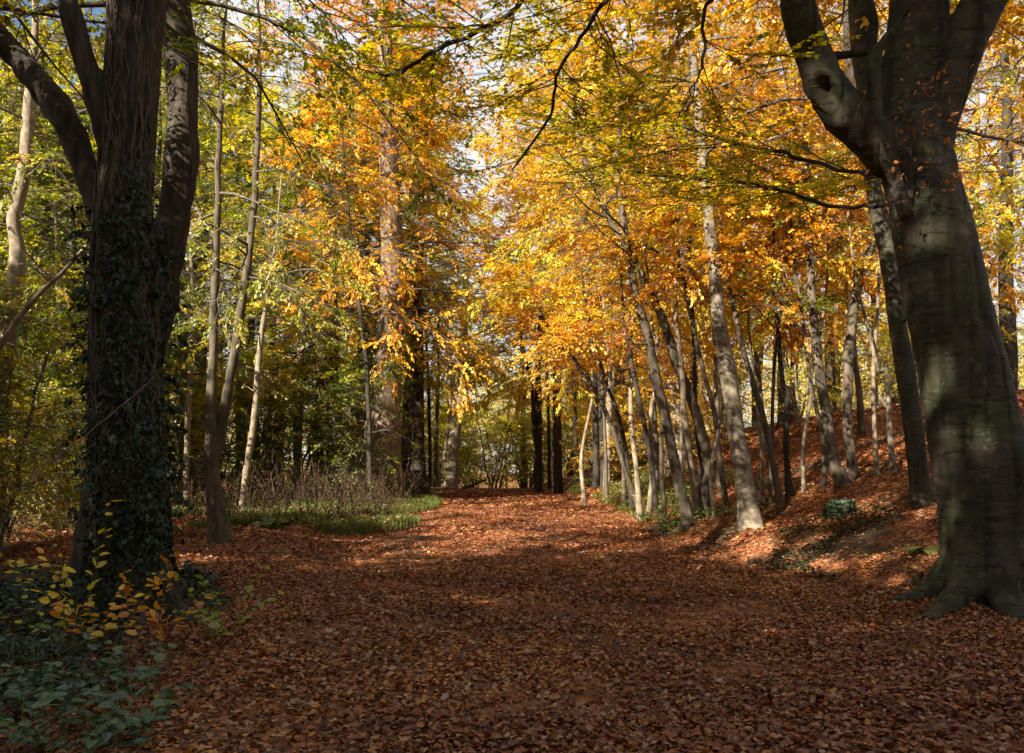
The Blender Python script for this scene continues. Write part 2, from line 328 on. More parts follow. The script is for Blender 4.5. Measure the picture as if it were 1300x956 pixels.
# ------------------------------------------------------------------ tree growing
def rot_h(d, ang):
    c, s = np.cos(ang), np.sin(ang)
    return np.stack([d[..., 0] * c - d[..., 1] * s, d[..., 0] * s + d[..., 1] * c, d[..., 2]], -1)
def curve_from(rng, S, D, L, M, droop, wob):
    """K curves: start S (K,3), direction D, length L -> (K,M,3)"""
    K = len(S); P = np.zeros((K, M, 3)); P[:, 0] = S; d = norm(D).copy(); st = L[:, None] / (M - 1)
    for i in range(1, M):
        d = d + rng.normal(0, wob, (K, 3)); d[:, 2] -= droop; d = norm(d); P[:, i] = P[:, i - 1] + d * st
    return P
def sample(P, k_idx, s):
    M = P.shape[1]; f = s * (M - 1); i = np.minimum(f.astype(int), M - 2); u = (f - i)[:, None]
    a = P[k_idx, i]; b2 = P[k_idx, i + 1]; return a * (1 - u) + b2 * u, norm(b2 - a)
def crown(rng, axis, r_axis, hb, n1=26, L1=5., n2=9, n3=5, nl=10, leaf=.085, elev=(.1, .9), droop=.06, twig=.55, shape='quad', taper=.75, az=None, wd=.6, top=True, bare=.0, lowcut=.4):
    """axis: (M,3) trunk line. Returns (wood V,F), (leaf V,F,tint)"""
    zz = axis[:, 2]; s_all = np.linspace(0, 1, len(axis))
    s0 = np.interp(hb, zz, s_all); s = s0 + (1 - s0) * (np.arange(n1) + rng.random(n1)) / n1; s = np.clip(s, 0, .999)
    S, T = sample(axis[None], np.zeros(n1, int), s)
    rr = np.interp(s, s_all, r_axis)
    a = (rng.random() * 6.28 + np.arange(n1) * 2.4 + rng.normal(0, .4, n1)) if az is None else rng.uniform(az[0], az[1], n1)
    e = elev[0] + (elev[1] - elev[0]) * ((s - s0) / (1 - s0 + 1e-6)) * .8 + rng.normal(0, .12, n1)
    D = np.stack([np.cos(a) * np.cos(e), np.sin(a) * np.cos(e), np.sin(e)], -1)
    hgt = (s - s0) / (1 - s0 + 1e-6)
    L = L1 * (1 - taper * hgt ** 1.3) * rng.uniform(.65, 1.15, n1)
    P1 = curve_from(rng, S, D, L, 8, droop, .13)
    R1 = np.minimum(rr * .5, .0075 * L + .006)[:, None] * np.linspace(1, .18, 8)[None]
    W = Acc(); W.add(*tubes(P1, R1, 5))
    k2 = np.repeat(np.arange(n1), n2); s2 = rng.uniform(.18, 1, len(k2)); S2, T2 = sample(P1, k2, s2)
    D2 = rot_h(T2, rng.choice([-1, 1], len(k2)) * rng.uniform(.35, 1.1, len(k2))); D2[:, 2] = D2[:, 2] * .6 + rng.normal(.0, .14, len(k2))
    L2 = L[k2] * .42 * (1.15 - .75 * s2) * rng.uniform(.6, 1.2, len(k2)) + .25
    P2 = curve_from(rng, S2, D2, L2, 5, droop * .7, .16)
    W.add(*tubes(P2, (.0035 + .004 * L2)[:, None] * np.linspace(1, .3, 5)[None], 3))
    k3 = np.repeat(np.arange(len(k2)), n3); s3 = rng.uniform(.12, 1, len(k3)); S3, T3 = sample(P2, k3, s3)
    D3 = rot_h(T3, rng.choice([-1, 1], len(k3)) * rng.uniform(.3, 1.0, len(k3))); D3[:, 2] += rng.normal(-.02, .14, len(k3))
    L3 = twig * rng.uniform(.5, 1.2, len(k3))
    P3 = curve_from(rng, S3, D3, L3, 3, droop * .7, .1)
    W.add(*tubes(P3, np.full((len(k3), 1), .003) * np.array([[1, .8, .4]]), 3))
    dens = np.clip(vnoise(S3 * .45 + 31) * 1.2 + .75, 0, 1)        # clumps and holes in the crown
    ok = rng.random(len(k3)) < dens * (1 - bare); ki = np.nonzero(ok)[0]
    k4 = np.repeat(ki, nl); s4 = rng.uniform(.05, 1, len(k4)); S4, T4 = sample(P3, k4, s4)
    D4 = rot_h(T4, rng.choice([-1, 1], len(k4)) * rng.uniform(.3, 1.2, len(k4))); D4[:, 2] -= rng.uniform(0, .3, len(k4))
    tw_n = rng.normal(0, .35, (len(k2), 3))[k3[k4]]
    N4 = np.array([0, 0, 1.]) + tw_n * .8 + rng.normal(0, .3, (len(k4), 3))
    S4 = S4 + rng.normal(0, .02, S4.shape)
    hi = S4[:, 2] > lowcut + .5 * rng.random(len(k4)); S4, D4, N4, k4 = S4[hi], D4[hi], N4[hi], k4[hi]
    V, f, k = leaves(S4, D4, N4, leaf * rng.uniform(.65, 1.2, len(k4)), wd, shape)
    base_t = rng.random(len(k2))[k3[k4]]                              # colour changes from spray to spray
    tint = np.clip(base_t * .75 + rng.random(len(k4)) * .35 - .05, 0, 1)
    return W, (V, f, np.repeat(tint, k))
def trunk_tube(axis, r, n=12, ridge=.06, seed=0, flare=True):
    V, f = tubes(axis[None], r[None], n)
    c = np.repeat(axis, n, 0); d = V - c; h = c[:, 2] - axis[0, 2]
    ang = np.arctan2(d[:, 1], d[:, 0])
    k = 1 + ridge * vnoise(np.stack([np.cos(ang) * 2 + seed, np.sin(ang) * 2, c[:, 2] * .8], -1) * 1.0) + ridge * .6 * vnoise(V * 5 + seed)
    if flare:
        k = k + np.exp(-np.maximum(h, 0) / (r[0] * 1.6)) * (.16 + .22 * np.maximum(np.cos(ang * 4 + seed) , -.3))
    return c + d * k[:, None], f
def smooth_line(P, r, m):
    """Catmull-Rom resample of pts (k,3), r (k)"""
    P = np.asarray(P, float); r = np.asarray(r, float); Q = np.vstack([2 * P[0] - P[1], P, 2 * P[-1] - P[-2]])
    u = np.linspace(0, len(P) - 1, m); i = np.minimum(u.astype(int), len(P) - 2); t = (u - i)[:, None]
    a, b2, c, d = Q[i], Q[i + 1], Q[i + 2], Q[i + 3]
    out = .5 * ((2 * b2) + (-a + c) * t + (2 * a - 5 * b2 + 4 * c - d) * t ** 2 + (-a + 3 * b2 - 3 * c + d) * t ** 3)
    return out, np.interp(u, np.arange(len(r)), r)

def traced(name, label, pts, bark, leafm, Y=None, H=17, hb=None, cat='tree', group=None, seed=1, extra=(), lean=0., crown_kw=None, n=12, ridge=.06, flare=True, ivy=None, stubs=5):
    """pts: [(px,py,width_px)] from the foot upward, as seen in the photo; extra: more stems"""
    rng = np.random.default_rng(seed)
    x, y, _ = hit(pts[0][0], pts[0][1])
    if Y is None: Y = y
    x0 = (pts[0][0] - CX) / F * Y; z0 = float(ground(x0, Y)) - .06
    root = empty(name, (x0, Y, z0), label, cat, group)
    O = np.array([x0, Y, z0])
    def line(pp, yy, H, first):
        P = [pix(a, b2, yy) for a, b2, _ in pp]; r = [wd * yy / F / 2 for *_, wd in pp]
        if first: P[0] = np.array([x0, yy, z0]); 
        d = norm(P[-1] - P[-2]); top = P[-1]; rl = r[-1]
        nstep = 5; rem = H + z0 - top[2]
        if rem > .5:
            for i in range(1, nstep + 1):
                d = norm(d * .75 + np.array([rng.normal(0, .06), rng.normal(0, .06) + .02, .28]))
                top = top + d * rem / nstep / max(d[2], .5); P.append(top); r.append(max(rl * (1 - i / (nstep + .4)), .012))
        P = np.array(P); kk = np.linspace(0, 1, len(P)); P[:, 1] += lean * (P[:, 2] - z0) * .1 
        P, r = smooth_line(P, r, max(20, int(len(P) * 7)))
        P[1:, :2] += (vnoise(np.stack([P[:, 2] * 1.7 + seed, P[:, 2] * 0, P[:, 2] * 0 + .5], -1))[:, None] * [.6, .3] * np.minimum(r, .12)[:, None])[1:] * .5
        r = r * (1 + .09 * vnoise(np.stack([P[:, 2] * 3.1, P[:, 2] * 0 + seed, P[:, 2] * 0], -1)))
        return P, r
    ax, r = line(pts, Y, H, True)
    T = Acc(); T.add(*trunk_tube(ax - O, r, n, ridge, seed, flare))
    axes = [(ax, r)]
    for e in extra:
        a2, r2 = line(e, Y, H * .92, False); T.add(*trunk_tube(a2 - O, r2, n, ridge, seed + 3, False)); axes.append((a2, r2))
    for a2, r2 in axes:      # broken stubs and knots
        for q in rng.integers(4, max(5, len(a2) - 12), stubs):
            th = rng.random() * 6.28; d_ = np.array([math.cos(th), math.sin(th), rng.uniform(.1, .8)]); c_ = a2[q] - O
            ln = r2[q] + rng.uniform(.03, .35) * (1 + 2 * r2[q]); pp = c_ + d_ * np.linspace(.3 * r2[q], ln, 5)[:, None] + rng.normal(0, .01, (5, 3))
            T.add(*tubes(pp[None], (np.linspace(1, .3, 5) * min(.34 * r2[q], .045) * rng.uniform(.5, 1))[None], 6))
    link('trunk', T.mesh('trunk', True), BM[bark], root)
    kw = dict(n1=30, L1=4.6, n2=9, n3=6, nl=15, leaf=.092, lowcut=2.6); kw.update(crown_kw or {})
    if len(axes) > 1: kw['n1'] = max(8, int(kw['n1'] / len(axes)) + 3)
    W = Acc(); Lf = Acc()
    for a2, r2 in axes:
        w_, l_ = crown(rng, a2 - O, r2, (hb if hb is not None else 4.5), **kw)
        for V_, f_ in zip(w_.V, w_.F): pass
        W.add(np.concatenate(w_.V), np.concatenate(w_.F)); Lf.add(*l_)
    link('branches', W.mesh('branches', True), BM['twig'], root)
    link('crown', Lf.mesh('crown'), LM[leafm], root)
    return root, axes

# ---- right bank and edge of the path
sm = dict(n1=21, L1=3.8, n2=9, n3=6, nl=14)
traced('silver_birch', 'mottled silver trunk at the right path edge, thickest of the stems there', [(953, 668, 30), (945, 610, 24), (933, 530, 22), (920, 450, 20), (911, 380, 18), (902, 300, 16), (893, 200, 14), (882, 100, 12), (872, 0, 10)], 'birch', 'gold', seed=11, H=18, hb=7.0, crown_kw=dict(n1=34, L1=5.0, n2=9))
traced('leaning_tree', 'brown stem with a kinked foot leaning left beside the silver trunk', [(897, 655, 15), (893, 625, 14), (902, 595, 13), (885, 530, 13), (860, 460, 12), (838, 400, 11), (805, 330, 9), (770, 270, 8)], 'grey', 'gold', seed=12, H=12, hb=5.6, crown_kw=sm)
traced('young_beech', 'pale brown stem curving up left from a mossy foot at the path edge', [(876, 668, 17), (866, 625, 14), (850, 560, 13), (836, 490, 13), (822, 430, 12), (806, 370, 10), (795, 300, 9), (785, 230, 8)], 'grey', 'yellow', seed=13, H=13, hb=5.6, crown_kw=sm)
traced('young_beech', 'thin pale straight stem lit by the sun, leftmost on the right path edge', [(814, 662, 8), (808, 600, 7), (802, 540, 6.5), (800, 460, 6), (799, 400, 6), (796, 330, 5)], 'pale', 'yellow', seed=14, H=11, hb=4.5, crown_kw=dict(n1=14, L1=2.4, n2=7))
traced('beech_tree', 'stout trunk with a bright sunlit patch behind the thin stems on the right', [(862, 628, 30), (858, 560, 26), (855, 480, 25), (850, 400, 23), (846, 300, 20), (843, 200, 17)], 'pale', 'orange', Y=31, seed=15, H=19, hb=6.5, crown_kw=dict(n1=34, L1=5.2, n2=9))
traced('hazel_pole', 'slim grey stem bowing right and back left, right of the silver trunk', [(992, 645, 11), (984, 600, 9), (976, 560, 8), (960, 500, 8), (945, 450, 7), (932, 390, 6)], 'grey', 'orange', seed=16, H=9, hb=4.0, crown_kw=dict(n1=14, L1=2.6, n2=7))
traced('hazel_pole', 'very thin upright rod just right of the bowing slim stem', [(978, 640, 5), (980, 560, 5), (982, 480, 4.5), (990, 400, 4)], 'grey', 'olive', seed=17, H=8, hb=4.2, crown_kw=dict(n1=10, L1=2., n2=6))
traced('young_tree', 'thin dark crooked stem between the pale stem and the mossy footed one', [(836, 655, 7), (828, 600, 7), (822, 560, 6), (812, 510, 6), (800, 450, 5)], 'dark', 'orange', seed=18, H=9, hb=4., crown_kw=dict(n1=12, L1=2.4, n2=7))
traced('young_tree', 'slender stem with a slight wave right behind the mossy footed stem', [(884, 660, 9), (878, 600, 8), (870, 540, 8), (866, 470, 7), (858, 400, 6), (860, 320, 5)], 'pale', 'gold', seed=19, H=11, hb=5.6, crown_kw=dict(n1=14, L1=2.6, n2=7))
traced('young_tree', 'thin sunlit cream stem on the bank behind the kinked leaning stem', [(914, 628, 7), (911, 560, 6), (909, 480, 6), (905, 380, 5), (900, 280, 4)], 'pale', 'yellow', seed=20, H=12, hb=5.6, crown_kw=dict(n1=14, L1=2.6, n2=7))
traced('leaning_tree', 'long thin stem arching up left over the path from the right edge', [(815, 655, 7), (795, 600, 6), (778, 545, 6), (758, 500, 5.5), (735, 465, 5), (705, 430, 4)], 'grey', 'gold', seed=21, H=6.5, hb=3.2, crown_kw=dict(n1=16, L1=2.4, n2=8))
traced('twin_stemmed_tree', 'dark footed pair of stems rising from one base on the leafy slope', [(1074, 614, 20), (1060, 590, 14), (1052, 540, 13), (1040, 470, 12), (1032, 390, 11), (1027, 310, 10), (1022, 200, 9), (1018, 100, 8)], 'grey', 'orange', seed=22, H=14, hb=5.2,
       extra=[[(1076, 612, 18), (1082, 592, 13), (1076, 540, 12), (1077, 460, 13), (1083, 400, 13), (1094, 345, 12), (1112, 300, 8)]], crown_kw=dict(n1=26, L1=3.8, n2=8))
traced('slope_sapling', 'thin pale sapling standing alone on the leafy slope', [(1114, 604, 7), (1110, 540, 6), (1109, 480, 5.5), (1113, 410, 5), (1116, 350, 4)], 'pale', 'olive', seed=23, H=8.5, hb=4.6, crown_kw=dict(n1=12, L1=2.2, n2=7))
traced('mossy_trunk_tree', 'stout greenish trunk leaning behind the great fork beech, a vine up its side', [(1172, 640, 28), (1165, 590, 25), (1154, 500, 24), (1142, 420, 23), (1130, 340, 21), (1112, 250, 19), (1095, 160, 17), (1080, 60, 15)], 'beech', 'gold', seed=24, H=17, hb=6.4, ridge=.1, crown_kw=dict(n1=30, L1=4.8, n2=9))
traced('bank_tree', 'twin dark trunks at the far end, close above the path on the right', [(683, 600, 11), (684, 540, 9), (683, 480, 8), (686, 420, 7)], 'dark', 'gold', Y=46, seed=25, H=17, hb=6.5, extra=[[(686, 598, 8), (678, 540, 6), (676, 500, 5), (666, 450, 4)]], crown_kw=dict(n1=30, L1=4.5, n2=8, leaf=.11))
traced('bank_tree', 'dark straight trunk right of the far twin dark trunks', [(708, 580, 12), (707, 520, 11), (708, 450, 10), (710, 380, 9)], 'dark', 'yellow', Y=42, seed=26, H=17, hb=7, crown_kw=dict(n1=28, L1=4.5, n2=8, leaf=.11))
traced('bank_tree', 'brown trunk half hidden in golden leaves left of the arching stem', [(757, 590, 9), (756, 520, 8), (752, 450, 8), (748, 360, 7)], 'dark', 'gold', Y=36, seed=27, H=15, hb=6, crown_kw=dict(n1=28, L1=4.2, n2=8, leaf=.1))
traced('bank_tree', 'pale leaning trunk high among the golden leaves over the right edge', [(770, 600, 9), (775, 500, 9), (790, 420, 9), (800, 330, 10), (770, 230, 9), (735, 160, 8), (700, 195 - 90, 7)], 'pale', 'lime', Y=33, seed=28, H=17, hb=7.5, crown_kw=dict(n1=28, L1=4.2, n2=8))
for i, (x_, y_, h_, bk, lm_, lb_) in enumerate([
    (4.4, 27, 13, 'grey', 'lime', 'golden beech leaning low over the path behind the thin pale stems'),
    (3.6, 35, 14, 'dark', 'yellow', 'bright yellow beech hanging over the path before the far dark trunks'),
    (8.5, 30, 13, 'grey', 'orange', 'orange beech spreading above the crest behind the silver trunk'),
    (9.5, 24, 13, 'grey', 'gold', 'golden beech above the leafy slope between twin stems and silver trunk'),
    (-4.6, 29, 14, 'dark', 'gold', 'golden tree over the left verge in front of the great sunlit beech'),
    (-5.2, 39, 20, 'grey', 'yellow', 'yellow tree over the path beside the dark straight trunk'),
    (3.2, 44, 21, 'dark', 'gold', 'golden tree low over the far right of the path'),
    (13.5, 22, 13, 'pale', 'lime', 'yellow green tree on the slope right behind the great beech'),
    (2.2, 52, 25, 'dark', 'yellow', 'yellow tree beside the end of the path before the far green trees'),
    (-4.6, 50, 25, 'dark', 'lime', 'yellow green tree at the left of the far bend by the cream trunk')]):
    traced('overhanging_beech', lb_, [(CX + x_ * F / y_, 600, .22 * F / y_), (CX + (x_ - .1) * F / y_, 500, .17 * F / y_), (CX + (x_ - .35) * F / y_, 400, .14 * F / y_)], bk, lm_, Y=y_, H=h_, hb=(6.6 if x_ < 0 else 3.6 + .05 * y_), seed=300 + i,
           crown_kw=dict(n1=(40 if h_ < 18 else 85), L1=(4.2 if h_ < 16 and x_ < 0 else 5.8), n2=11, n3=6, nl=15, leaf=.085 + .0008 * y_, droop=.10, elev=(-.05, .7)))
rp = random.Random(9)
for i in range(15):
    bx_ = [742, 770, 792, 804, 823, 845, 868, 889, 908, 925, 968, 1003, 1020, 1046, 1135][i]; by_ = np.interp(bx_, [740, 810, 870, 950, 1000, 1140], [648, 662, 665, 660, 640, 610]) - rp.uniform(0, 16)
    dx = -rp.uniform(5, 42) if i % 4 else rp.uniform(5, 20); wv = rp.uniform(-8, 8); tp = rp.uniform(300, 420); w_ = rp.uniform(4.5, 8)
    traced('slender_pole', 'slender pole', [(bx_, by_, w_ + 2), (bx_ + dx * .2 + wv, by_ - 60, w_), (bx_ + dx * .5 - wv * .6, by_ - 130, w_ * .9), (bx_ + dx * .9, (by_ + tp) / 2 - 40, w_ * .8), (bx_ + dx * 1.5, tp, w_ * .7)],
           ['pale', 'grey', 'birch', 'dark'][i % 4], ['gold', 'yellow', 'orange', 'lime'][i % 4], seed=400 + i, H=rp.uniform(8, 11), hb=4.6, group='slender poles along the right path edge', crown_kw=dict(n1=12, L1=2.2, n2=7, n3=5, nl=12), n=8, stubs=3)
# ---- left side
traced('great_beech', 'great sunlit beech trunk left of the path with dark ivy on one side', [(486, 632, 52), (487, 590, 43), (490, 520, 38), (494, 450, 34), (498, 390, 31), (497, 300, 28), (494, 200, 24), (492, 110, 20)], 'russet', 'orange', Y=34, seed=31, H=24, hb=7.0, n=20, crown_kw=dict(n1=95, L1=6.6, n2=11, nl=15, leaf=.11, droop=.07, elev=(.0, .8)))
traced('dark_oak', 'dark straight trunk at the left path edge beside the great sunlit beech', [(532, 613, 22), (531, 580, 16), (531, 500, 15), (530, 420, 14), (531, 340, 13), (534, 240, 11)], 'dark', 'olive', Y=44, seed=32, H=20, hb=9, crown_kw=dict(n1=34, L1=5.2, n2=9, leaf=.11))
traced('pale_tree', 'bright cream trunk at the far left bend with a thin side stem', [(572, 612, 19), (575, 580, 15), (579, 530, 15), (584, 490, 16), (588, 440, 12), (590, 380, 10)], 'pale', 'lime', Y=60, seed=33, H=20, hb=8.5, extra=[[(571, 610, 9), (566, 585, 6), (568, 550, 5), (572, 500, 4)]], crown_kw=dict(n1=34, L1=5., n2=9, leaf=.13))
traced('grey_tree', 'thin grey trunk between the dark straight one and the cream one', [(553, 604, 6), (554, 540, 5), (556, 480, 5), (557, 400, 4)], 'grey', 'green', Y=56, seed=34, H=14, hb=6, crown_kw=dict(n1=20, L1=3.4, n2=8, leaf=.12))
traced('oak_tree', 'brown trunk, left one of the close pair behind the dry stalks', [(401, 632, 22), (403, 590, 17), (406, 520, 15), (410, 440, 13), (414, 350, 11)], 'grey', 'green', Y=38, seed=35, H=16, hb=6.5, crown_kw=dict(n1=34, L1=4.6, n2=9))
traced('oak_tree', 'dark trunk, right one of the close pair behind the dry stalks', [(422, 630, 17), (421, 580, 14), (421, 500, 12), (424, 430, 11), (422, 330, 9)], 'dark', 'pale', Y=36, seed=36, H=16, hb=6.5, crown_kw=dict(n1=32, L1=4.4, n2=9))
traced('forked_tree', 'grey trunk forking low into two stems at the edge of the fallen leaves', [(281, 690, 29), (276, 650, 22), (270, 600, 20), (270, 550, 18), (268, 500, 13), (270, 430, 11), (273, 350, 10), (276, 260, 8), (280, 150, 7)], 'grey', 'pale', seed=37, H=12.5, hb=5.2, lean=.0,
       extra=[[(270, 600, 10), (282, 545, 12), (291, 480, 12), (303, 410, 11), (312, 350, 10), (319, 290, 9), (326, 210, 8), (330, 100, 6)]], crown_kw=dict(n1=34, L1=3.2, n2=8, droop=.09, leaf=.085, elev=(-.1, .8), bare=.25))
traced('young_tree', 'slim pale trunk leaning right between the forked tree and the dry stalks', [(307, 648, 10), (313, 600, 9), (320, 550, 8), (326, 490, 7.5), (331, 430, 7)], 'pale', 'olive', Y=25, seed=38, H=10, hb=4.5, crown_kw=dict(n1=18, L1=3., n2=8))
traced('young_tree', 'bright brown crooked trunk at the left frame edge behind the ivy tree', [(-8, 640, 24), (-2, 540, 22), (8, 430, 21), (20, 350, 20), (20, 280, 18), (34, 200, 16), (40, 100, 13)], 'pale', 'olive', Y=17, seed=39, H=12, hb=4.0, crown_kw=dict(n1=30, L1=3., n2=8, droop=.09))
traced('young_tree', 'sunlit slim trunk between the ivy tree and the forked tree', [(237, 640, 8), (236, 590, 7), (240, 500, 7), (246, 420, 6)], 'pale', 'green', Y=28, seed=40, H=11, hb=4.5, crown_kw=dict(n1=20, L1=3.2, n2=8))
traced('young_tree', 'slim trunk left of the ivy tree lit low down', [(72, 640, 9), (73, 580, 8), (78, 500, 7), (76, 400, 6)], 'pale', 'green', Y=26, seed=41, H=11, hb=4.5, crown_kw=dict(n1=20, L1=3.2, n2=8))

# ------------------------------------------------------------------ the two great trees in front
def voxel_wood(parts, vox, disp, name):
    """tubes joined into one skin, then bark relief pushed in along the normals"""
    A = Acc()
    for P, r, n in parts:
        V_, f_ = tubes(P[None], r[None], n); A.add(V_, f_)
        for e, s_ in ((0, 1), (-1, -1)):
            ring = (np.arange(n) + (0 if e == 0 else (len(P) - 1) * n)); c = len(V_)
            A.V[-1] = np.vstack([A.V[-1], P[e][None]]); A.n += 1
            V_ = A.V[-1]; k0 = A.n - len(V_)
            t3 = np.stack([ring, np.roll(ring, -1), np.full(n, c)], 1); A.F.append((t3 if e else t3[:, ::-1]) + k0)
    me = mk_mesh(name + '_skin', np.concatenate(A.V), A.F); o = bpy.data.objects.new('tmp', me); C.objects.link(o)
    m = o.modifiers.new('r', 'REMESH'); m.mode = 'VOXEL'; m.voxel_size = vox
    s = o.modifiers.new('s', 'SMOOTH'); s.iterations = 10; s.factor = .5
    dg = bpy.context.evaluated_depsgraph_get(); me2 = bpy.data.meshes.new_from_object(o.evaluated_get(dg))
    bpy.data.objects.remove(o); bpy.data.meshes.remove(me)
    k = len(me2.vertices); co = np.empty(k * 3, np.float32); me2.vertices.foreach_get('co', co); co = co.reshape(-1, 3).astype(float)
    no = np.empty(k * 3, np.float32); me2.vertices.foreach_get('normal', no); no = no.reshape(-1, 3)
    co = co + no * disp(co)[:, None]; me2.vertices.foreach_set('co', co.astype(np.float32).ravel())
    me2.polygons.foreach_set('use_smooth', np.ones(len(me2.polygons), bool)); me2.update(); me2.name = name
    return me2
def tr(pp, Y0, m=60, dy=0., z_from=None):
    P = np.array([pix(a, b2, Y0 + (dy * i / max(1, len(pp) - 1))) for i, (a, b2, _) in enumerate(pp)]); r = [q[2] * Y0 / F / 2 for q in pp]
    return smooth_line(P, r, m)
# great forked beech, right
YB = 10.3
bx = hit(1256, 772); BO = np.array([pix(1256, 0, YB)[0], YB, float(ground(pix(1256, 0, YB)[0], YB)) - .15])
zpy = lambda z: HY - (z - CZ) * F / YB
main = tr([(1258, zpy(BO[2]), 128), (1257, 745, 114), (1256, 700, 110), (1250, 620, 108), (1233, 530, 104), (1216, 450, 101), (1203, 390, 101), (1186, 310, 99), (1172, 240, 92), (1158, 190, 92), (1150, 150, 88)], YB, 80)
l1 = tr([(1160, 235, 50), (1125, 195, 55), (1085, 155, 52), (1052, 112, 46), (1030, 60, 44), (1014, 10, 42), (1004, -60, 38), (985, -160, 32), (940, -270, 24)], YB, 60, dy=-1.0)
l2 = tr([(1150, 215, 50), (1118, 150, 42), (1102, 80, 38), (1094, 10, 36), (1086, -90, 32), (1060, -250, 24)], YB, 50, dy=1.2)
l3 = tr([(1155, 200, 80), (1160, 130, 76), (1164, 60, 76), (1166, 0, 74), (1168, -120, 64), (1180, -300, 48), (1190, -500, 30)], YB, 60, dy=.3)
l4 = tr([(1172, 215, 66), (1192, 140, 58), (1214, 80, 56), (1240, 20, 54), (1275, -40, 50), (1340, -150, 42), (1420, -300, 28)], YB, 60, dy=-.4)
l5 = tr([(1150, 275, 14), (1128, 205, 22), (1114, 150, 21), (1110, 90, 19), (1120, 55, 17), (1140, 30, 15), (1165, -5, 13), (1210, -80, 9)], YB - .28, 40, dy=-.5)
l6 = tr([(1100, 66, 8), (1070, 70, 10), (1046, 72, 11)], YB, 14, dy=0)
parts = [(*main, 40), (*l1, 24), (*l2, 24), (*l3, 32), (*l4, 28), (*l5, 16)]
rngb = np.random.default_rng(5)
for a_, ln, rr in ((-2.55, 1.35, .2), (-1.8, 1.15, .22), (-1.1, 1.3, .2), (-.3, 1.1, .2), (3.0, 1.3, .19), (1.6, .9, .16)):
    s_ = np.linspace(0, 1, 8); d_ = np.array([math.cos(a_), math.sin(a_)])
    P_ = np.zeros((8, 3)); P_[:, :2] = main[0][4][:2] + d_[None] * (.28 + s_ * ln)[:, None] + rngb.normal(0, .02, (8, 2))
    gz = ground(P_[:, 0], P_[:, 1]); P_[:, 2] = gz + .7 * np.exp(-s_ * 3.6) - .05 - .10 * s_
    parts.append((P_, rr * (1 - .65 * s_) + .02, 14))
def beech_disp(p):
    q = p * np.array([1, 1, .35])
    d = .030 * vnoise(q * 2.2) + .016 * vnoise(q * 6) + .006 * vnoise(p * np.array([4, 4, 22.]))
    fl = np.abs(vnoise(p * np.array([3.2, 3.2, .5]) + 9)); d = d - .030 * np.exp(-(fl / .10) ** 2)        # vertical folds
    for (px, py, s, a) in ((1190, 395, .10, .05), (1205, 460, .06, .03), (1180, 370, .05, -.03), (1240, 600, .07, .03), (1228, 540, .05, -.025), (1262, 655, .06, .03)):
        c = pix(px, py, YB - .45); d = d + a * np.exp(-(np.sum(((p - c) / np.array([1, 1, .5])) ** 2, -1)) / s ** 2)
    # the old wound on the left limb, with its raised lip
    c = pix(1056, 122, YB - .55); e = (p - c); u = e[:, 0] * .6 - e[:, 2] * .8; v_ = e[:, 0] * .8 + e[:, 2] * .6
    rad = np.sqrt((u / .30) ** 2 + (v_ / .11) ** 2 + (e[:, 1] / .4) ** 2); d = d + .05 * np.exp(-((rad - 1) / .35) ** 2) - .07 * np.exp(-(rad / .7) ** 2)
    return d
bo = empty('great_forked_beech', BO.tolist(), 'massive smooth grey beech in front on the right, forking into thick limbs', 'tree')
me = voxel_wood([(P - BO, r, n) for P, r, n in parts], .022, lambda p: beech_disp(p + BO), 'trunk')
link('trunk', me, BM['beech'], bo)
link('dead_snag', mk_mesh('dead_snag', *[(lambda t: (t[0], [t[1]]))(tubes((l6[0] - BO)[None], l6[1][None], 10))][0], None, True), BM['dark'], bo)
W = Acc(); Lf = Acc()
def add_crown(ax, r, W, Lf, O, rng, **kw):
    w_, l_ = crown(rng, ax - O, r, **kw); W.add(np.concatenate(w_.V), np.concatenate(w_.F)); Lf.add(*l_)
rg = np.random.default_rng(50)
for (ax, r), z0, n1, L in ((l1, 7.6, 18, 3.8), (l2, 7.8, 14, 3.6), (l3, 8.2, 24, 4.4), (l4, 7.6, 16, 4.2)):
    add_crown(ax, r, W, Lf, BO, rg, hb=z0 - BO[2], n1=n1, L1=L, n2=10, n3=6, nl=12, leaf=.10, shape='quad', elev=(.15, .9), droop=.04)
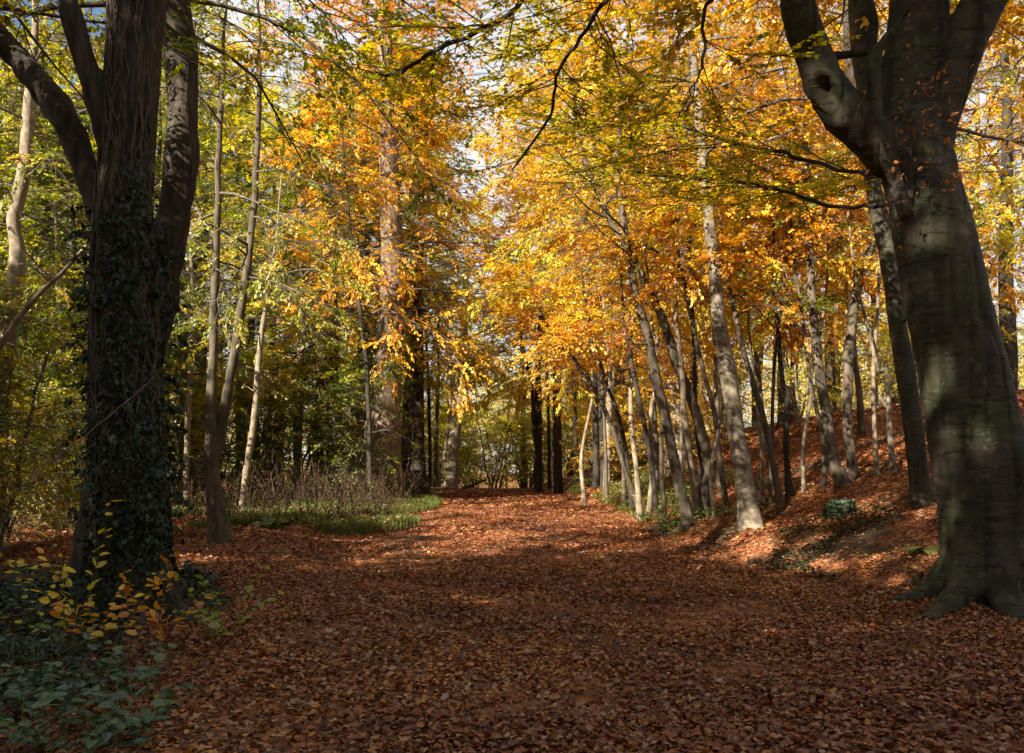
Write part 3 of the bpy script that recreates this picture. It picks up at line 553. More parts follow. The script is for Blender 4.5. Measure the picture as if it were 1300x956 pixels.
# boughs that reach out over the path, dark against the leaves
def bough(pp, dys, n1, L, leafm, W, Lf, rg, O, hb=None, nl=15, twl=.5):
    P = np.array([pix(a, b2, yy) for (a, b2, _), yy in zip(pp, dys)]); r = [q[2] * .62 * yy / F / 2 for q, yy in zip(pp, dys)]
    ax, rr = smooth_line(P, r, 30); ax = ax + rg.normal(0, .012, ax.shape)
    W.add(*tubes((ax - O)[None], rr[None], 8))
    S, T = sample(ax[None], np.zeros(n1, int), rg.uniform(.15, .98, n1))
    D = rot_h(T, rg.choice([-1, 1], n1) * rg.uniform(.4, 1.2, n1)); D[:, 2] = D[:, 2] * .25 + rg.normal(.02, .15, n1)
    Lg = L * rg.uniform(.4, 1.1, n1); P1 = curve_from(rg, S - O, D, Lg, 7, -.02, .14)
    W.add(*tubes(P1, (.003 + .0028 * Lg)[:, None] * np.linspace(1, .3, 7)[None], 5))
    n2 = 12; k2 = np.repeat(np.arange(n1), n2); S2, T2 = sample(P1, k2, rg.uniform(.15, 1, len(k2)))
    D2 = rot_h(T2, rg.choice([-1, 1], len(k2)) * rg.uniform(.3, 1.0, len(k2))); D2[:, 2] = D2[:, 2] * .4 + rg.normal(0, .12, len(k2))
    L2 = twl * rg.uniform(.5, 1.5, len(k2)); P2 = curve_from(rg, S2, D2, L2, 4, .02, .12)
    W.add(*tubes(P2, np.full((len(k2), 1), .0035) * np.linspace(1, .4, 4)[None], 4))
    k4 = np.repeat(np.arange(len(k2)), nl); S4, T4 = sample(P2, k4, rg.random(len(k4)))
    D4 = rot_h(T4, rg.choice([-1, 1], len(k4)) * rg.uniform(.4, 1.1, len(k4))); N4 = np.array([0, 0, 1.]) + rg.normal(0, .3, (len(k4), 3)); D4[:, 2] *= .4
    V, f, k = leaves(S4, D4, N4, .062 * rg.uniform(.6, 1.25, len(k4)), .6, 'hex', .06)
    tint = np.clip(np.repeat(rg.random(len(k2)), nl) * .7 + rg.random(len(k4)) * .35, 0, 1)
    Lf.add(V, f, np.repeat(tint, k))
WB = Acc(); LB = Acc()
bough([(985, -160, 16), (900, -80, 13), (790, -20, 11), (742, 42, 8), (708, 92, 7), (698, 150, 6), (650, 215, 4)], [9.4, 10, 10.5, 11, 11.5, 12, 12.5], 26, 2.6, 'lime', WB, LB, rg, BO)
bough([(1004, -60, 14), (860, -70, 12), (700, -40, 11), (650, 15, 11), (600, 42, 10), (545, 68, 9), (500, 94, 7), (462, 90, 4)], [9.3, 10, 10.6, 11, 11.3, 11.7, 12.1, 12.4], 30, 2.8, 'gold', WB, LB, rg, BO)
bough([(1120, 215, 9), (1080, 218, 8), (1000, 195, 8), (925, 180, 7), (860, 160, 5), (790, 158, 4), (730, 165, 3)], [10.2, 11, 12, 13, 13.6, 14.2, 15], 26, 2.4, 'lime', WB, LB, rg, BO)
bough([(1140, 260, 9), (1060, 262, 8), (985, 240, 7), (925, 228, 6), (850, 225, 5), (780, 215, 4)], [10.3, 11, 12, 13, 14, 15], 26, 2.4, 'lime', WB, LB, rg, BO)
bough([(1006, -50, 11), (950, -30, 10), (895, 10, 8), (893, 75, 7), (880, 110, 4), (860, 150, 3)], [9.3, 9.4, 9.6, 9.8, 10, 10.2], 12, 1.4, 'lime', WB, LB, rg, BO)
link('bough', WB.mesh('bough', True), BM['dark'], bo)
link('bough_leaves', LB.mesh('bough_leaves'), LM['lime'], bo)
link('branches', W.mesh('branches', True), BM['twig'], bo); link('crown', Lf.mesh('crown'), LM['gold'], bo)
# little rusty leaved shoots growing across the fork
WS = Acc(); LS = Acc(); n1 = 46
px_ = rg.uniform(1085, 1205, n1); py_ = rg.uniform(100, 260, n1); S = np.array([pix(a, b2, YB - .62) for a, b2 in zip(px_, py_)])
D = np.stack([rg.normal(.1, .5, n1), rg.normal(-.35, .2, n1), rg.normal(.2, .5, n1)], -1); Lg = rg.uniform(.2, .8, n1)
P1 = curve_from(rg, S - BO, D, Lg, 6, .03, .2); WS.add(*tubes(P1, np.full((n1, 1), .004) * np.linspace(1, .4, 6)[None], 4))
k4 = np.repeat(np.arange(n1), 4); S4, T4 = sample(P1, k4, rg.uniform(.2, 1, len(k4)))
V, f, k = leaves(S4, T4 + rg.normal(0, .6, S4.shape), rg.normal(0, 1, S4.shape), .055 * rg.uniform(.5, 1.3, len(k4)), .6, 'hex', .15)
LS.add(V, f, np.repeat(rg.random(len(k4)), k))
link('shoots', WS.mesh('shoots', True), BM['dark'], bo); link('shoot_leaves', LS.mesh('shoot_leaves'), LM['rust'], bo)

# ivy clad tree, left
YL = 9.2
LO = np.array([pix(172, 0, YL)[0], YL, float(ground(pix(172, 0, YL)[0], YL)) - .15])
zl = lambda z: HY - (z - CZ) * F / YL
m2 = tr([(178, zl(LO[2]), 135), (172, 770, 112), (168, 700, 92), (163, 600, 86), (160, 500, 84), (158, 400, 78), (156, 320, 72), (158, 250, 66), (164, 160, 62), (170, 60, 64), (174, 0, 66), (180, -160, 54), (186, -400, 36), (190, -700, 14)], YL, 110)
a1 = tr([(145, 330, 26), (124, 265, 34), (104, 205, 35), (78, 145, 34), (45, 100, 33), (12, 62, 31), (-40, 0, 28), (-130, -110, 20), (-200, -260, 12)], YL, 50, dy=.8)
a2 = tr([(150, 225, 26), (132, 160, 29), (116, 95, 28), (98, 40, 27), (84, -10, 25), (60, -120, 20), (30, -300, 12)], YL, 50, dy=-.5)
parts = [(*m2, 36), (*a1, 20), (*a2, 20)]
for a_, ln, rr in ((-2.2, .9, .15), (-1.2, .8, .17), (-.3, .8, .15), (.8, .8, .15), (2.6, .9, .15)):
    s_ = np.linspace(0, 1, 8); P_ = np.zeros((8, 3)); P_[:, :2] = m2[0][4][:2] + np.array([math.cos(a_), math.sin(a_)])[None] * (.22 + s_ * ln)[:, None]
    P_[:, 2] = ground(P_[:, 0], P_[:, 1]) + .6 * np.exp(-s_ * 4) - .05 - .1 * s_; parts.append((P_, rr * (1 - .6 * s_) + .02, 12))
def rough_disp(p):
    a = vnoise(p * np.array([9, 9, 1.6])); b2 = np.abs(vnoise(p * np.array([14, 14, 2.6]) + 5))
    return .022 * a + .03 * np.minimum(b2, .5) + .02 * vnoise(p * 2.2) - .012
lt = empty('ivy_clad_tree', LO.tolist(), 'big rough barked tree in front on the left, ivy round its lower trunk', 'tree')
link('trunk', voxel_wood([(P - LO, r, n) for P, r, n in parts], .02, lambda p: rough_disp(p + LO), 'trunk'), BM['rough'], lt)
# ivy stems creeping up the bark
rg = np.random.default_rng(60)
def creepers(ax, r, count, z0, z1, rad=(.006, .016)):
    A = Acc(); M = 46
    for i in range(count):
        s0 = rg.uniform(0, .35); s1 = min(1, s0 + rg.uniform(.3, .8)); s = np.linspace(s0, s1, M)
        zz = z0 + (z1 - z0) * s; cx_ = np.interp(zz, ax[:, 2], ax[:, 0]); cy_ = np.interp(zz, ax[:, 2], ax[:, 1]); rr = np.interp(zz, ax[:, 2], r)
        th = rg.uniform(-3.4, .4) + np.cumsum(rg.normal(0, .11, M)) * .75 + .5 * np.sin(s * rg.uniform(4, 14) + rg.random() * 6)
        P = np.stack([cx_ + np.cos(th) * (rr + .012), cy_ + np.sin(th) * (rr + .012), zz], -1)
        A.add(*tubes(P[None], (np.linspace(1, .5, M) * rg.uniform(*rad))[None], 6))
    return A
link('ivy_stem', creepers(m2[0] - LO, m2[1], 60, .2, 8.5).mesh('ivy_stem', True), BM['vine'], lt)
def ivy(ax, r, n, z0, z1, dens, size=(.03, .07), off=.02):
    z = z0 + (z1 - z0) * rg.random(n) ** 1.15; th = rg.random(n) * 6.283
    cx_ = np.interp(z, ax[:, 2], ax[:, 0]); cy_ = np.interp(z, ax[:, 2], ax[:, 1]); rr = np.interp(z, ax[:, 2], r)
    out = np.stack([np.cos(th), np.sin(th), z * 0], -1); bump = np.maximum(fbm(np.stack([np.cos(th) * 1.5, np.sin(th) * 1.5, z * 1.6], -1), 2), -.2)
    P = np.stack([cx_, cy_, z], -1) + out * (rr + off + .26 * bump * rg.random(n) ** 1.5)[:, None]
    keep = rg.random(n) < dens(z, th, P); P, out = P[keep], out[keep]; n = len(P)
    ax_ = np.stack([rg.normal(0, .5, n), rg.normal(0, .5, n), -np.ones(n)], -1) + out * .3
    nr = out + rg.normal(0, .55, (n, 3)) + np.array([0, 0, .35])
    V, f, k = leaves(P, ax_, nr, rg.uniform(*size, n), .8, 'lobed', .1)
    return V, f, np.repeat(rg.random(n), k)
def dens_l(z, th, P):
    h = 1 - sstep(3.3, 4.6, z + .7 * np.sin(th * 2)); gap = vnoise(np.stack([np.cos(th) * 1.4, np.sin(th) * 1.4, z * .7], -1) + 4)
    bald = np.exp(-(((th - 4.2) / .35) ** 2 + ((z - 2.9) / .7) ** 2))
    return np.clip(h * (1.0 + .7 * gap) - bald, 0, 1)
A = Acc(); A.add(*ivy(m2[0] - LO, m2[1], 19000, 0, 5.0, dens_l))
n1 = 260; zi = rg.uniform(.1, 4.4, n1); th = rg.random(n1) * 6.283; axl = m2[0] - LO
S = np.stack([np.interp(zi, axl[:, 2], axl[:, 0]) + np.cos(th) * np.interp(zi, axl[:, 2], m2[1]), np.interp(zi, axl[:, 2], axl[:, 1]) + np.sin(th) * np.interp(zi, axl[:, 2], m2[1]), zi], -1)
D = np.stack([np.cos(th), np.sin(th), rg.normal(0, .5, n1)], -1); P1 = curve_from(rg, S, D, rg.uniform(.1, .42, n1), 6, .16, .15)
k4 = np.repeat(np.arange(n1), 11); S4, T4 = sample(P1, k4, rg.uniform(.2, 1, len(k4))); S4 = S4 + rg.normal(0, .015, S4.shape)
V, f, k = leaves(S4, T4 + rg.normal(0, .7, S4.shape) + np.array([0, 0, -.5]), rg.normal(0, .6, S4.shape) + np.array([0, -.4, .7]), rg.uniform(.035, .09, len(k4)), .8, 'lobed', .12); A.add(V, f, np.repeat(rg.random(len(k4)), k))
link('ivy', A.mesh('ivy'), LM['ivy'], lt)
W = Acc(); Lf = Acc()
for (ax, r), z0, n1, L in ((m2, 8.2, 44, 5.2), (a1, 6.8, 16, 2.8), (a2, 7.2, 16, 2.8)):
    add_crown(ax, r, W, Lf, LO, rg, hb=z0, n1=n1, L1=L, n2=9, n3=6, nl=12, leaf=.085, elev=(.15, .9), droop=.04)
link('branches', W.mesh('branches', True), BM['twig'], lt); link('crown', Lf.mesh('crown'), LM['olive'], lt)
# the dark trunk leaning out behind it
traced('rough_barked_tree', 'dark rough trunk leaning out right behind the ivy clad tree', [(118, 700, 52), (130, 620, 44), (160, 520, 42), (190, 430, 42), (206, 370, 41), (218, 300, 42), (228, 220, 43), (230, 140, 42), (226, 60, 40), (222, 0, 38)], 'rough', 'olive', Y=11.5, seed=61, H=12.5, hb=7.0, n=24, ridge=.16, crown_kw=dict(n1=26, L1=4.6, n2=9, leaf=.085, droop=.09))

# ------------------------------------------------------------------ trees further back, copied from a few grown ones
def proto(seed, H, r0, hb, kw, bend=.3, stems=1, name='woodland_tree'):
    rng = np.random.default_rng(seed); T = Acc(); W = Acc(); Lf = Acc()
    for s in range(stems):
        m = 14; z = np.linspace(0, H * rng.uniform(.8, 1), m); a = rng.random() * 6.28; spread = (0 if stems == 1 else rng.uniform(.15, .35))
        P = np.stack([np.cumsum(rng.normal(0, bend * .16, m)) + math.cos(a) * spread * z, np.cumsum(rng.normal(0, bend * .16, m)) + math.sin(a) * spread * z, z], -1); P[0, :2] *= .2
        P, r = smooth_line(P, r0 * (1 - z / z[-1] * .93) ** .8 + .006, 34)
        T.add(*trunk_tube(P, r, 8, .08, seed + s, stems == 1)); w_, l_ = crown(rng, P, r, hb, **kw)
        W.add(np.concatenate(w_.V), np.concatenate(w_.F)); Lf.add(*l_)
    return (T.mesh('trunk', True), W.mesh('branches', True), Lf.mesh('crown'))
bigkw = dict(n1=38, L1=5.2, n2=10, n3=5, nl=12, leaf=.14, twig=.65)
PT = [proto(101, 17, .20, 5.0, bigkw), proto(102, 20, .26, 7.0, dict(bigkw, n1=38, L1=5.8)), proto(103, 15, .15, 4.0, dict(bigkw, n1=30, L1=4)), proto(104, 18, .22, 6, dict(bigkw, L1=5.2, droop=.09))]
PS = [proto(111, 5.5, .045, .8, dict(n1=12, L1=2.0, n2=7, n3=4, nl=9, leaf=.09, twig=.4), .3, 4), proto(112, 4.0, .035, .5, dict(n1=10, L1=1.6, n2=7, n3=4, nl=9, leaf=.085, twig=.35), .3, 5), proto(113, 7, .06, 1.2, dict(n1=22, L1=2.4, n2=7, n3=5, nl=9, leaf=.09, twig=.45), .4, 2)]
def put(P, name, x, y, bark, leafm, label, group, cat='tree', s=1., seed=0, sz=None):
    root = empty(name, (x, y, float(ground(x, y)) - .05), label, cat, group, rz=(seed * 2.399) % 6.283); root.scale = (s, s, sz or s)
    link('trunk', P[0], BM[bark], root); link('branches', P[1], BM['twig'], root); link('crown', P[2], LM[leafm], root)
rq = random.Random(4); k = 0
def grove(n, x0, x1, y0, y1, barks, lm, label, group, protos, name, mind=2.2, cat='tree', s=(.85, 1.15), avoid=True):
    global k
    done = []; tries = 0
    while len(done) < n and tries < 4000:
        tries += 1; x, y = rq.uniform(x0, x1), rq.uniform(y0, y1)
        if abs(x) > y * .64 + 4: continue
        if avoid and (-3.6 + pathc(y) < x < foot(y) + .3): continue
        if name == 'shrub' and -9.5 < x < -3 and y < 30: continue
        if name != 'shrub' and -28 < .743 * x - .669 * y < -14.5 and -17 < x < -4 and y < 38: continue
        if -46.5 < .743 * x - .669 * y < -40.5 and -20 < x < -3 and y < 59: continue
        if any((x - a) ** 2 + (y - b2) ** 2 < mind ** 2 for a, b2 in done): continue
        done.append((x, y)); k += 1
        put(rq.choice(protos), name, x, y, rq.choice(barks), lm, label, group, cat, rq.uniform(*s), k)
grove(8, -26, -12.5, 24, 40, ['grey', 'dark', 'pale'], 'green', 'green and yellow leaved tree deep in the wood left of the path', 'green trees in the left wood', PT, 'woodland_tree', 3.5)
grove(9, -23, -8.5, 34, 45, ['grey', 'pale'], 'lime', 'olive tree in the left wood', 'yellow green trees behind the dry stalks', PT, 'woodland_tree', 2.8, s=(.95, 1.25))
grove(11, -26, -10.5, 15, 30, ['grey', 'dark'], 'pale', 'olive tree at the left', 'pale trees behind the ivy clad tree', PT, 'woodland_tree', 2.2, s=(.65, .9))
grove(9, -22, -7, 33, 42, ['grey', 'dark'], 'lime', 'bush', 'yellow green bushes behind the dry stalks', PS, 'shrub', 1.8, 'bush', (.9, 1.4))
grove(11, -16, -5, 40, 58, ['grey', 'dark'], 'lime', 'yellow green tree far back on the left', 'yellow green trees far left', PT, 'woodland_tree', 2.6, s=(1.0, 1.3))
grove(13, -44, -10, 42, 62, ['grey', 'dark'], 'pale', 'pale olive tree at the back of the left wood', 'pale olive trees at the back left', PT, 'woodland_tree', 3.6, s=(1.1, 1.4))
grove(8, 4, 16, 34, 52, ['pale', 'grey', 'dark'], 'orange', 'orange leaved tree behind the stems of the right path edge', 'orange trees on the right bank', PT, 'woodland_tree', 3)
grove(12, 9, 34, 27, 50, ['pale', 'grey', 'dark'], 'yellow', 'yellow leaved tree on top of the bank beyond the leafy slope', 'yellow trees on top of the bank', PT, 'woodland_tree', 3.2, s=(1.0, 1.35))
grove(8, 2, 40, 52, 72, ['pale', 'grey'], 'gold', 'golden tree far back beyond the right bank', 'golden trees far back right', PT, 'woodland_tree', 4)
grove(8, -14, 9, 62, 84, ['grey', 'pale'], 'lime', 'dark green tree closing the far end of the path', 'green trees at the far end of the path', PT, 'woodland_tree', 3.2, avoid=False, s=(.8, 1.1))
grove(24, -13, 9, 60, 74, ['grey'], 'lime', 'green bush closing the far end of the path', 'green bushes at the far end of the path', PS, 'shrub', 1.8, 'bush', (1.1, 1.7), avoid=False)
grove(22, -24, -4.6, 22, 42, ['grey', 'pale'], 'green', 'green leaved bush under the trees of the left wood', 'green bushes in the left wood', PS, 'shrub', 1.8, 'bush', (.8, 1.3))
grove(9, -12, -6, 13, 20, ['grey'], 'olive', 'olive leaved bush behind the ivy clad tree', 'olive bushes behind the ivy clad tree', PS, 'shrub', 1.5, 'bush', (.6, 1.0))
grove(12, 3, 8.5, 30, 50, ['grey', 'pale'], 'yellow', 'yellow leaved bush on the bank right of the far path', 'yellow bushes on the far right bank', PS, 'shrub', 1.6, 'bush', (.6, 1.0))
grove(14, 9, 30, 27, 44, ['grey', 'pale'], 'lime', 'yellow green bush on the crest of the leafy slope', 'yellow green bushes on the crest', PS, 'shrub', 1.8, 'bush', (.6, 1.1))
# ---- unseen trees added beside and behind the camera to keep the foreground shaded
PD = proto(121, 12.5, .2, 1.6, dict(n1=64, L1=3.4, n2=10, n3=6, nl=13, leaf=.17, twig=.5, taper=.6), .2)
for i, (u_, v_, s_, z_) in enumerate([(-3.6, -9.5, 1.4, 1.85), (-.9, -8.7, 1.45, 1.8), (2, -9.2, 1.3, 1.75), (-3, -13.5, 1.4, 2.2), (.6, -13, 1.4, 2.1), (-6.5, -12.5, 1.2, 1.5), (-9.8, -13, 1.2, 1.4)] + [(a, b2, 1.05, 1.08) for a, b2 in [(-17, -6.5), (-13.6, -7.5), (-10.4, -6.5), (-7, -7.6), (-3.8, -6.6), (-.6, -7.6), (2.8, -6.8), (-12, -10.5), (-8.7, -10.5), (-5.2, -10.3), (-2, -10.6), (-15.5, -10.2)]]):
    put(PD, 'added_shade_tree', .74 * u_ + .67 * v_, -.67 * u_ + .74 * v_, 'grey', 'olive', 'dense tree added out of view to shade the foreground', 'unseen trees added for foreground shade', 'tree', s_, 70 + i, z_)
for i, (x_, y_) in enumerate([(9.5, -3), (12.5, 3), (7.5, -8), (4.5, -12), (13.5, -3.5)]):  # more unseen trees, added on the right to cut sky light in front
    put(PD, 'added_shade_tree', x_, y_, 'grey', 'olive', 'dense tree added out of view to shade the foreground', 'unseen trees added for foreground shade', 'tree', 1.1, 90 + i)

# ------------------------------------------------------------------ far woodland
A = Acc(); rng = np.random.default_rng(90)
n = 330000; nt_ = 170
tx = rng.uniform(-95, 95, nt_); ty = rng.uniform(78, 120, nt_); th_ = rng.uniform(12, 19, nt_)
kk = rng.integers(0, nt_, n); u = norm(rng.normal(0, 1, (n, 3))) * (rng.random(n) ** .4)[:, None]
P = np.stack([tx[kk] + u[:, 0] * 5, ty[kk] + u[:, 1] * 5, ground(tx[kk], ty[kk]) + th_[kk] * .52 + u[:, 2] * th_[kk] * .48], -1)
n_lo = 190000; P2 = np.stack([rng.uniform(-95, 95, n_lo), rng.uniform(72, 100, n_lo), np.zeros(n_lo)], -1); P2[:, 2] = ground(P2[:, 0], P2[:, 1]) + 9 * rng.random(n_lo) ** 1.2
P = np.concatenate([P, P2]); kk = np.concatenate([kk, rng.integers(0, nt_, n_lo)])
keep = vnoise(P * .55) > -.35; P = P[keep]; kk = kk[keep]; n = len(P)
V, f, kf = leaves(P, rng.normal(0, 1, (n, 3)), rng.normal(0, .6, (n, 3)) + np.array([0, 0, 1]), rng.uniform(.16, .3, n), .6, 'quad')
tcol = rng.random(nt_)
fw = tag(bpy.data.objects.new('far_woodland', None), 'distant autumn wood seen between the trunks', 'wood', kind='stuff')
A.add(V, f, np.clip(tcol[kk] * .7 + rng.random(n) * .3, 0, 1))
bpy.data.objects.remove(fw)
fw = tag(link('far_woodland', A.mesh('far_woodland'), leaf_mat('far_leaves', [GRN, LGR, OLV, YGR, YEL, GLD, OLV, ORG])), 'distant autumn wood seen between the trunks', 'wood', kind='stuff')
z = np.linspace(0, 1, 6); P = np.stack([tx[:, None] + z * 0, ty[:, None] + z * 0, ground(tx, ty)[:, None] + z * th_[:, None] * .9], -1)
P[:, :, :2] += np.cumsum(rng.normal(0, .12, (nt_, 6, 2)), 1)
V, f = tubes(P, np.full((nt_, 1), .17) * np.linspace(1, .2, 6)[None], 6)
link('trunks', mk_mesh('trunks', V, [f], None, True), BM['grey'], fw)

# ------------------------------------------------------------------ undergrowth
def blades(n, xf, yf, h, mat, name, label, cat, wd=.012, lean=.3, keep=None):
    x, y = xf(n), yf(n)
    if keep is not None:
        kp = keep(x, y); x, y = x[kp], y[kp]
    n = len(x); z = ground(x, y); a = RNG.random(n) * 6.28
    ax = np.stack([np.cos(a) * lean * RNG.random(n), np.sin(a) * lean * RNG.random(n), np.ones(n)], -1); nr = np.stack([-np.sin(a), np.cos(a), a * 0], -1)
    L = h * RNG.uniform(.5, 1.2, n)
    V, f, k = leaves(np.stack([x, y, z], -1), ax, nr, L, .05, 'hex', .05)
    return V, f, np.repeat(RNG.random(n), k)
# green herbs and grass along the left verge
A = Acc(); U = RNG.uniform
vk = lambda x, y: (fbm(np.stack([x * .5, y * .5, x * 0], -1), 2) > -.45)
A.add(*blades(42000, lambda n: U(-11, -2.4, n), lambda n: U(20.6, 34, n), .28, 'grass', 'g', '', '', keep=lambda x, y: vk(x, y) & (x > -y * .62) & (x < -2.4 - .5 * np.sin(y * .8)) & (y > 21 + .5 * np.sin(x * 2))))
n = 60000; x = U(-11, -2.6, n); y = U(20.8, 36, n); kp = vk(x, y) & (x < -2.7 - .5 * np.sin(y * .8)) & (y > 21.2 + .5 * np.sin(x * 2)); x, y = x[kp], y[kp]; n = len(x)
V, f, kf = leaves(np.stack([x, y, ground(x, y) + U(.03, .26, n)], -1), np.stack([RNG.normal(0, 1, n), RNG.normal(0, 1, n), U(-.2, .3, n)], -1), np.array([0, 0, 1.]) + RNG.normal(0, .35, (n, 3)), U(.04, .1, n), .7, 'quad')
A.add(V, f, np.repeat(RNG.random(n), kf))
tag(link('verge_grass', A.mesh('verge_grass'), LM['grass']), 'green grass and low herbs along the left path edge', 'grass', kind='stuff')
# green low cover on the bank at the right
A = Acc(); n = 30000; x = U(2.3, 6.5, n); y = U(19, 46, n); kp = (fbm(np.stack([x * .6, y * .35, x * 0 + 5], -1), 2) > .05) & (x > foot(y) + .1); x, y = x[kp], y[kp]; n = len(x)
V, f, kf = leaves(np.stack([x, y, ground(x, y) + U(.03, .3, n)], -1), np.stack([RNG.normal(0, 1, n), RNG.normal(0, 1, n), U(-.2, .5, n)], -1), np.array([0, 0, 1.]) + RNG.normal(0, .4, (n, 3)), U(.05, .12, n), .6, 'quad')
A.add(V, f, np.repeat(RNG.random(n), kf))
tag(link('bank_undergrowth', A.mesh('bank_undergrowth'), LM['grass']), 'low green weeds and brambles on the bank at the right path edge', 'weeds', kind='stuff')
# dark ivy and bramble cover on the near bank foot
A = Acc(); n = 16000; x = U(3, 8.5, n); y = U(9.6, 20, n); kp = (fbm(np.stack([x * .7, y * .5, x * 0 + 8], -1), 2) > .12) & (x > foot(y) - .4) & (x < foot(y) + 2.6); x, y = x[kp], y[kp]; n = len(x)
V, f, kf = leaves(np.stack([x, y, ground(x, y) + U(.03, .14, n)], -1), np.stack([RNG.normal(0, 1, n), RNG.normal(0, 1, n), U(-.2, .5, n)], -1), np.array([0, 0, 1.]) + RNG.normal(0, .4, (n, 3)), U(.04, .08, n), .8, 'hex')
A.add(V, f, np.repeat(RNG.random(n), kf))
tag(link('ground_ivy', A.mesh('ground_ivy'), LM['ivy']), 'dark ivy creeping over the foot of the slope', 'ivy', kind='stuff')
# dry brown stalks on the left
n = 1700; x = U(-12, -3.2, n); y = U(21.6, 32, n); kp = (x > -y * .42) & (fbm(np.stack([x * .6, y * .6, x * 0], -1), 2) > -.5); x, y = x[kp], y[kp]; n = len(x)
S = np.stack([x, y, ground(x, y)], -1); H_ = .3 + 1.35 * RNG.random(n) ** 1.4; D = np.stack([RNG.normal(0, .26, n), RNG.normal(0, .2, n), np.ones(n)], -1)
P = curve_from(RNG, S, D, H_, 5, .02, .11); V, f = tubes(P, np.full((n, 1), .006) * np.linspace(1, .5, 5)[None], 3)
A = Acc(); A.add(V, f, np.repeat(RNG.random(n), 12))
k4 = np.repeat(np.arange(n), 16); s4 = U(.35, 1, len(k4)); S4, T4 = sample(P, k4, s4)
V, f, kf = leaves(S4, T4 * .6 + RNG.normal(0, .7, S4.shape), RNG.normal(0, 1, S4.shape), U(.03, .08, len(k4)), .5, 'quad'); A.add(V, f, np.repeat(U(0, 1, len(k4)), kf))
tag(link('dry_stalks', A.mesh('dry_stalks'), LM['stalk']), 'tall dry brown seed stalks behind the green verge on the left', 'dry weeds', kind='stuff')
# ivy and weeds on the ground round the left tree
A = Acc(); n = 26000; x = U(-7.5, -2.7, n); y = U(4.6, 12, n)
edge = -2.95 - .09 * (y - 5) - .25 * np.sin(y * 1.7); kp = (x < edge - .25 * RNG.random(n)) & (x > -y * .64 - .5); x, y = x[kp], y[kp]; n = len(x)
hh = .10 + .35 * sstep(0, 1.6, (-3.2 - x)) * (.5 + .5 * vnoise(np.stack([x * 1.3, y * 1.3, x * 0], -1)))
V, f, kf = leaves(np.stack([x, y, ground(x, y) + hh * RNG.random(n) ** .7], -1), np.stack([RNG.normal(0, 1, n), RNG.normal(0, 1, n), U(-.4, .3, n)], -1), np.array([0, -.3, 1.]) + RNG.normal(0, .4, (n, 3)), U(.04, .09, n), .8, 'lobed')
A.add(V, f, np.repeat(RNG.random(n), kf))
tag(link('ivy_carpet', A.mesh('ivy_carpet'), LM['ivy']), 'dark ivy carpet round the foot of the ivy clad tree', 'ivy', kind='stuff')

# ------------------------------------------------------------------ single plants in front
def plant(name, label, cat, x, y, stems, H, leaf, lm, nl, wd=.5, spread=.5, shape='hex', seed=1, group=None, wood='twig', up=1., tint=(0, 1), sidew=.75):
    rg = np.random.default_rng(seed); O = (x, y, float(ground(x, y)) - .02); root = empty(name, O, label, cat, group)
    S = np.stack([rg.normal(0, .06, stems), rg.normal(0, .06, stems), np.zeros(stems)], -1); a = rg.random(stems) * 6.28
    D = np.stack([np.cos(a) * spread, np.sin(a) * spread, np.full(stems, up)], -1); P = curve_from(rg, S, D, H * rg.uniform(.7, 1.15, stems), 9, .07, .1)
    V, f = tubes(P, np.full((stems, 1), .005) * np.linspace(1, .35, 9)[None], 5); link('stem', mk_mesh('stem', V, [f], None, True), BM[wood], root)
    k4 = np.repeat(np.arange(stems), nl); s4 = np.tile(np.linspace(.25, 1, nl), stems) + rg.normal(0, .02, len(k4)); S4, T4 = sample(P, k4, np.clip(s4, 0, .999))
    sg = np.where(np.arange(len(k4)) % 2 == 0, 1, -1); D4 = rot_h(T4 * np.array([1, 1, .3]) + rg.normal(0, .12, S4.shape), sg * sidew + rg.normal(0, .2, len(k4)))
    V, f, kf = leaves(S4, D4, np.array([0, -.25, 1.]) + rg.normal(0, .45, S4.shape), leaf * rg.uniform(.5, 1.25, len(k4)), wd, shape, .13)
    link('leaves', mk_mesh('leaves', V, [f], np.repeat(rg.uniform(*tint, len(k4)), kf)), LM[lm], root)
# broad pointed leaves, lower left
br = [(30, 905), (100, 915), (165, 900), (60, 930), (130, 935), (10, 870), (35, 835), (95, 850), (160, 830), (20, 780), (70, 800), (130, 860), (0, 850), (175, 858), (60, 745)]
for i, (a, b2) in enumerate(br):
    x, y, _ = hit(a, min(b2 + 40, 960)) if b2 > 760 else hit(a, b2 + 60)
    plant('bramble', 'bramble with broad blue green leaves in the lower left corner', 'bramble', x, y, 6, .48, .095, 'bramble', 9, .55, .9, seed=200 + i, group='brambles in the lower left corner')
n = 900; x = U(-5.6, -1.9, n); y = U(4.3, 7.6, n); kp = (x < -1.95 - .2 * (y - 4.3)) ; x, y = x[kp], y[kp]; n = len(x)
D = np.stack([RNG.normal(0, .5, n), RNG.normal(0, .5, n), np.ones(n)], -1); P = curve_from(RNG, np.stack([x, y, ground(x, y)], -1), D, U(.15, .5, n), 6, .16, .08)
V, f = tubes(P, np.full((n, 1), .0022) * np.linspace(1, .4, 6)[None], 3); A = Acc(); A.add(V, f, np.repeat(RNG.random(n), 15))
tag(link('straw_grass', A.mesh('straw_grass'), leaf_mat('straw', [(.25, .2, .08), (.12, .16, .03), (.4, .32, .16), (.09, .13, .03)], .3, .04)), 'straw coloured and green grass blades among the lower left brambles', 'grass', kind='stuff')
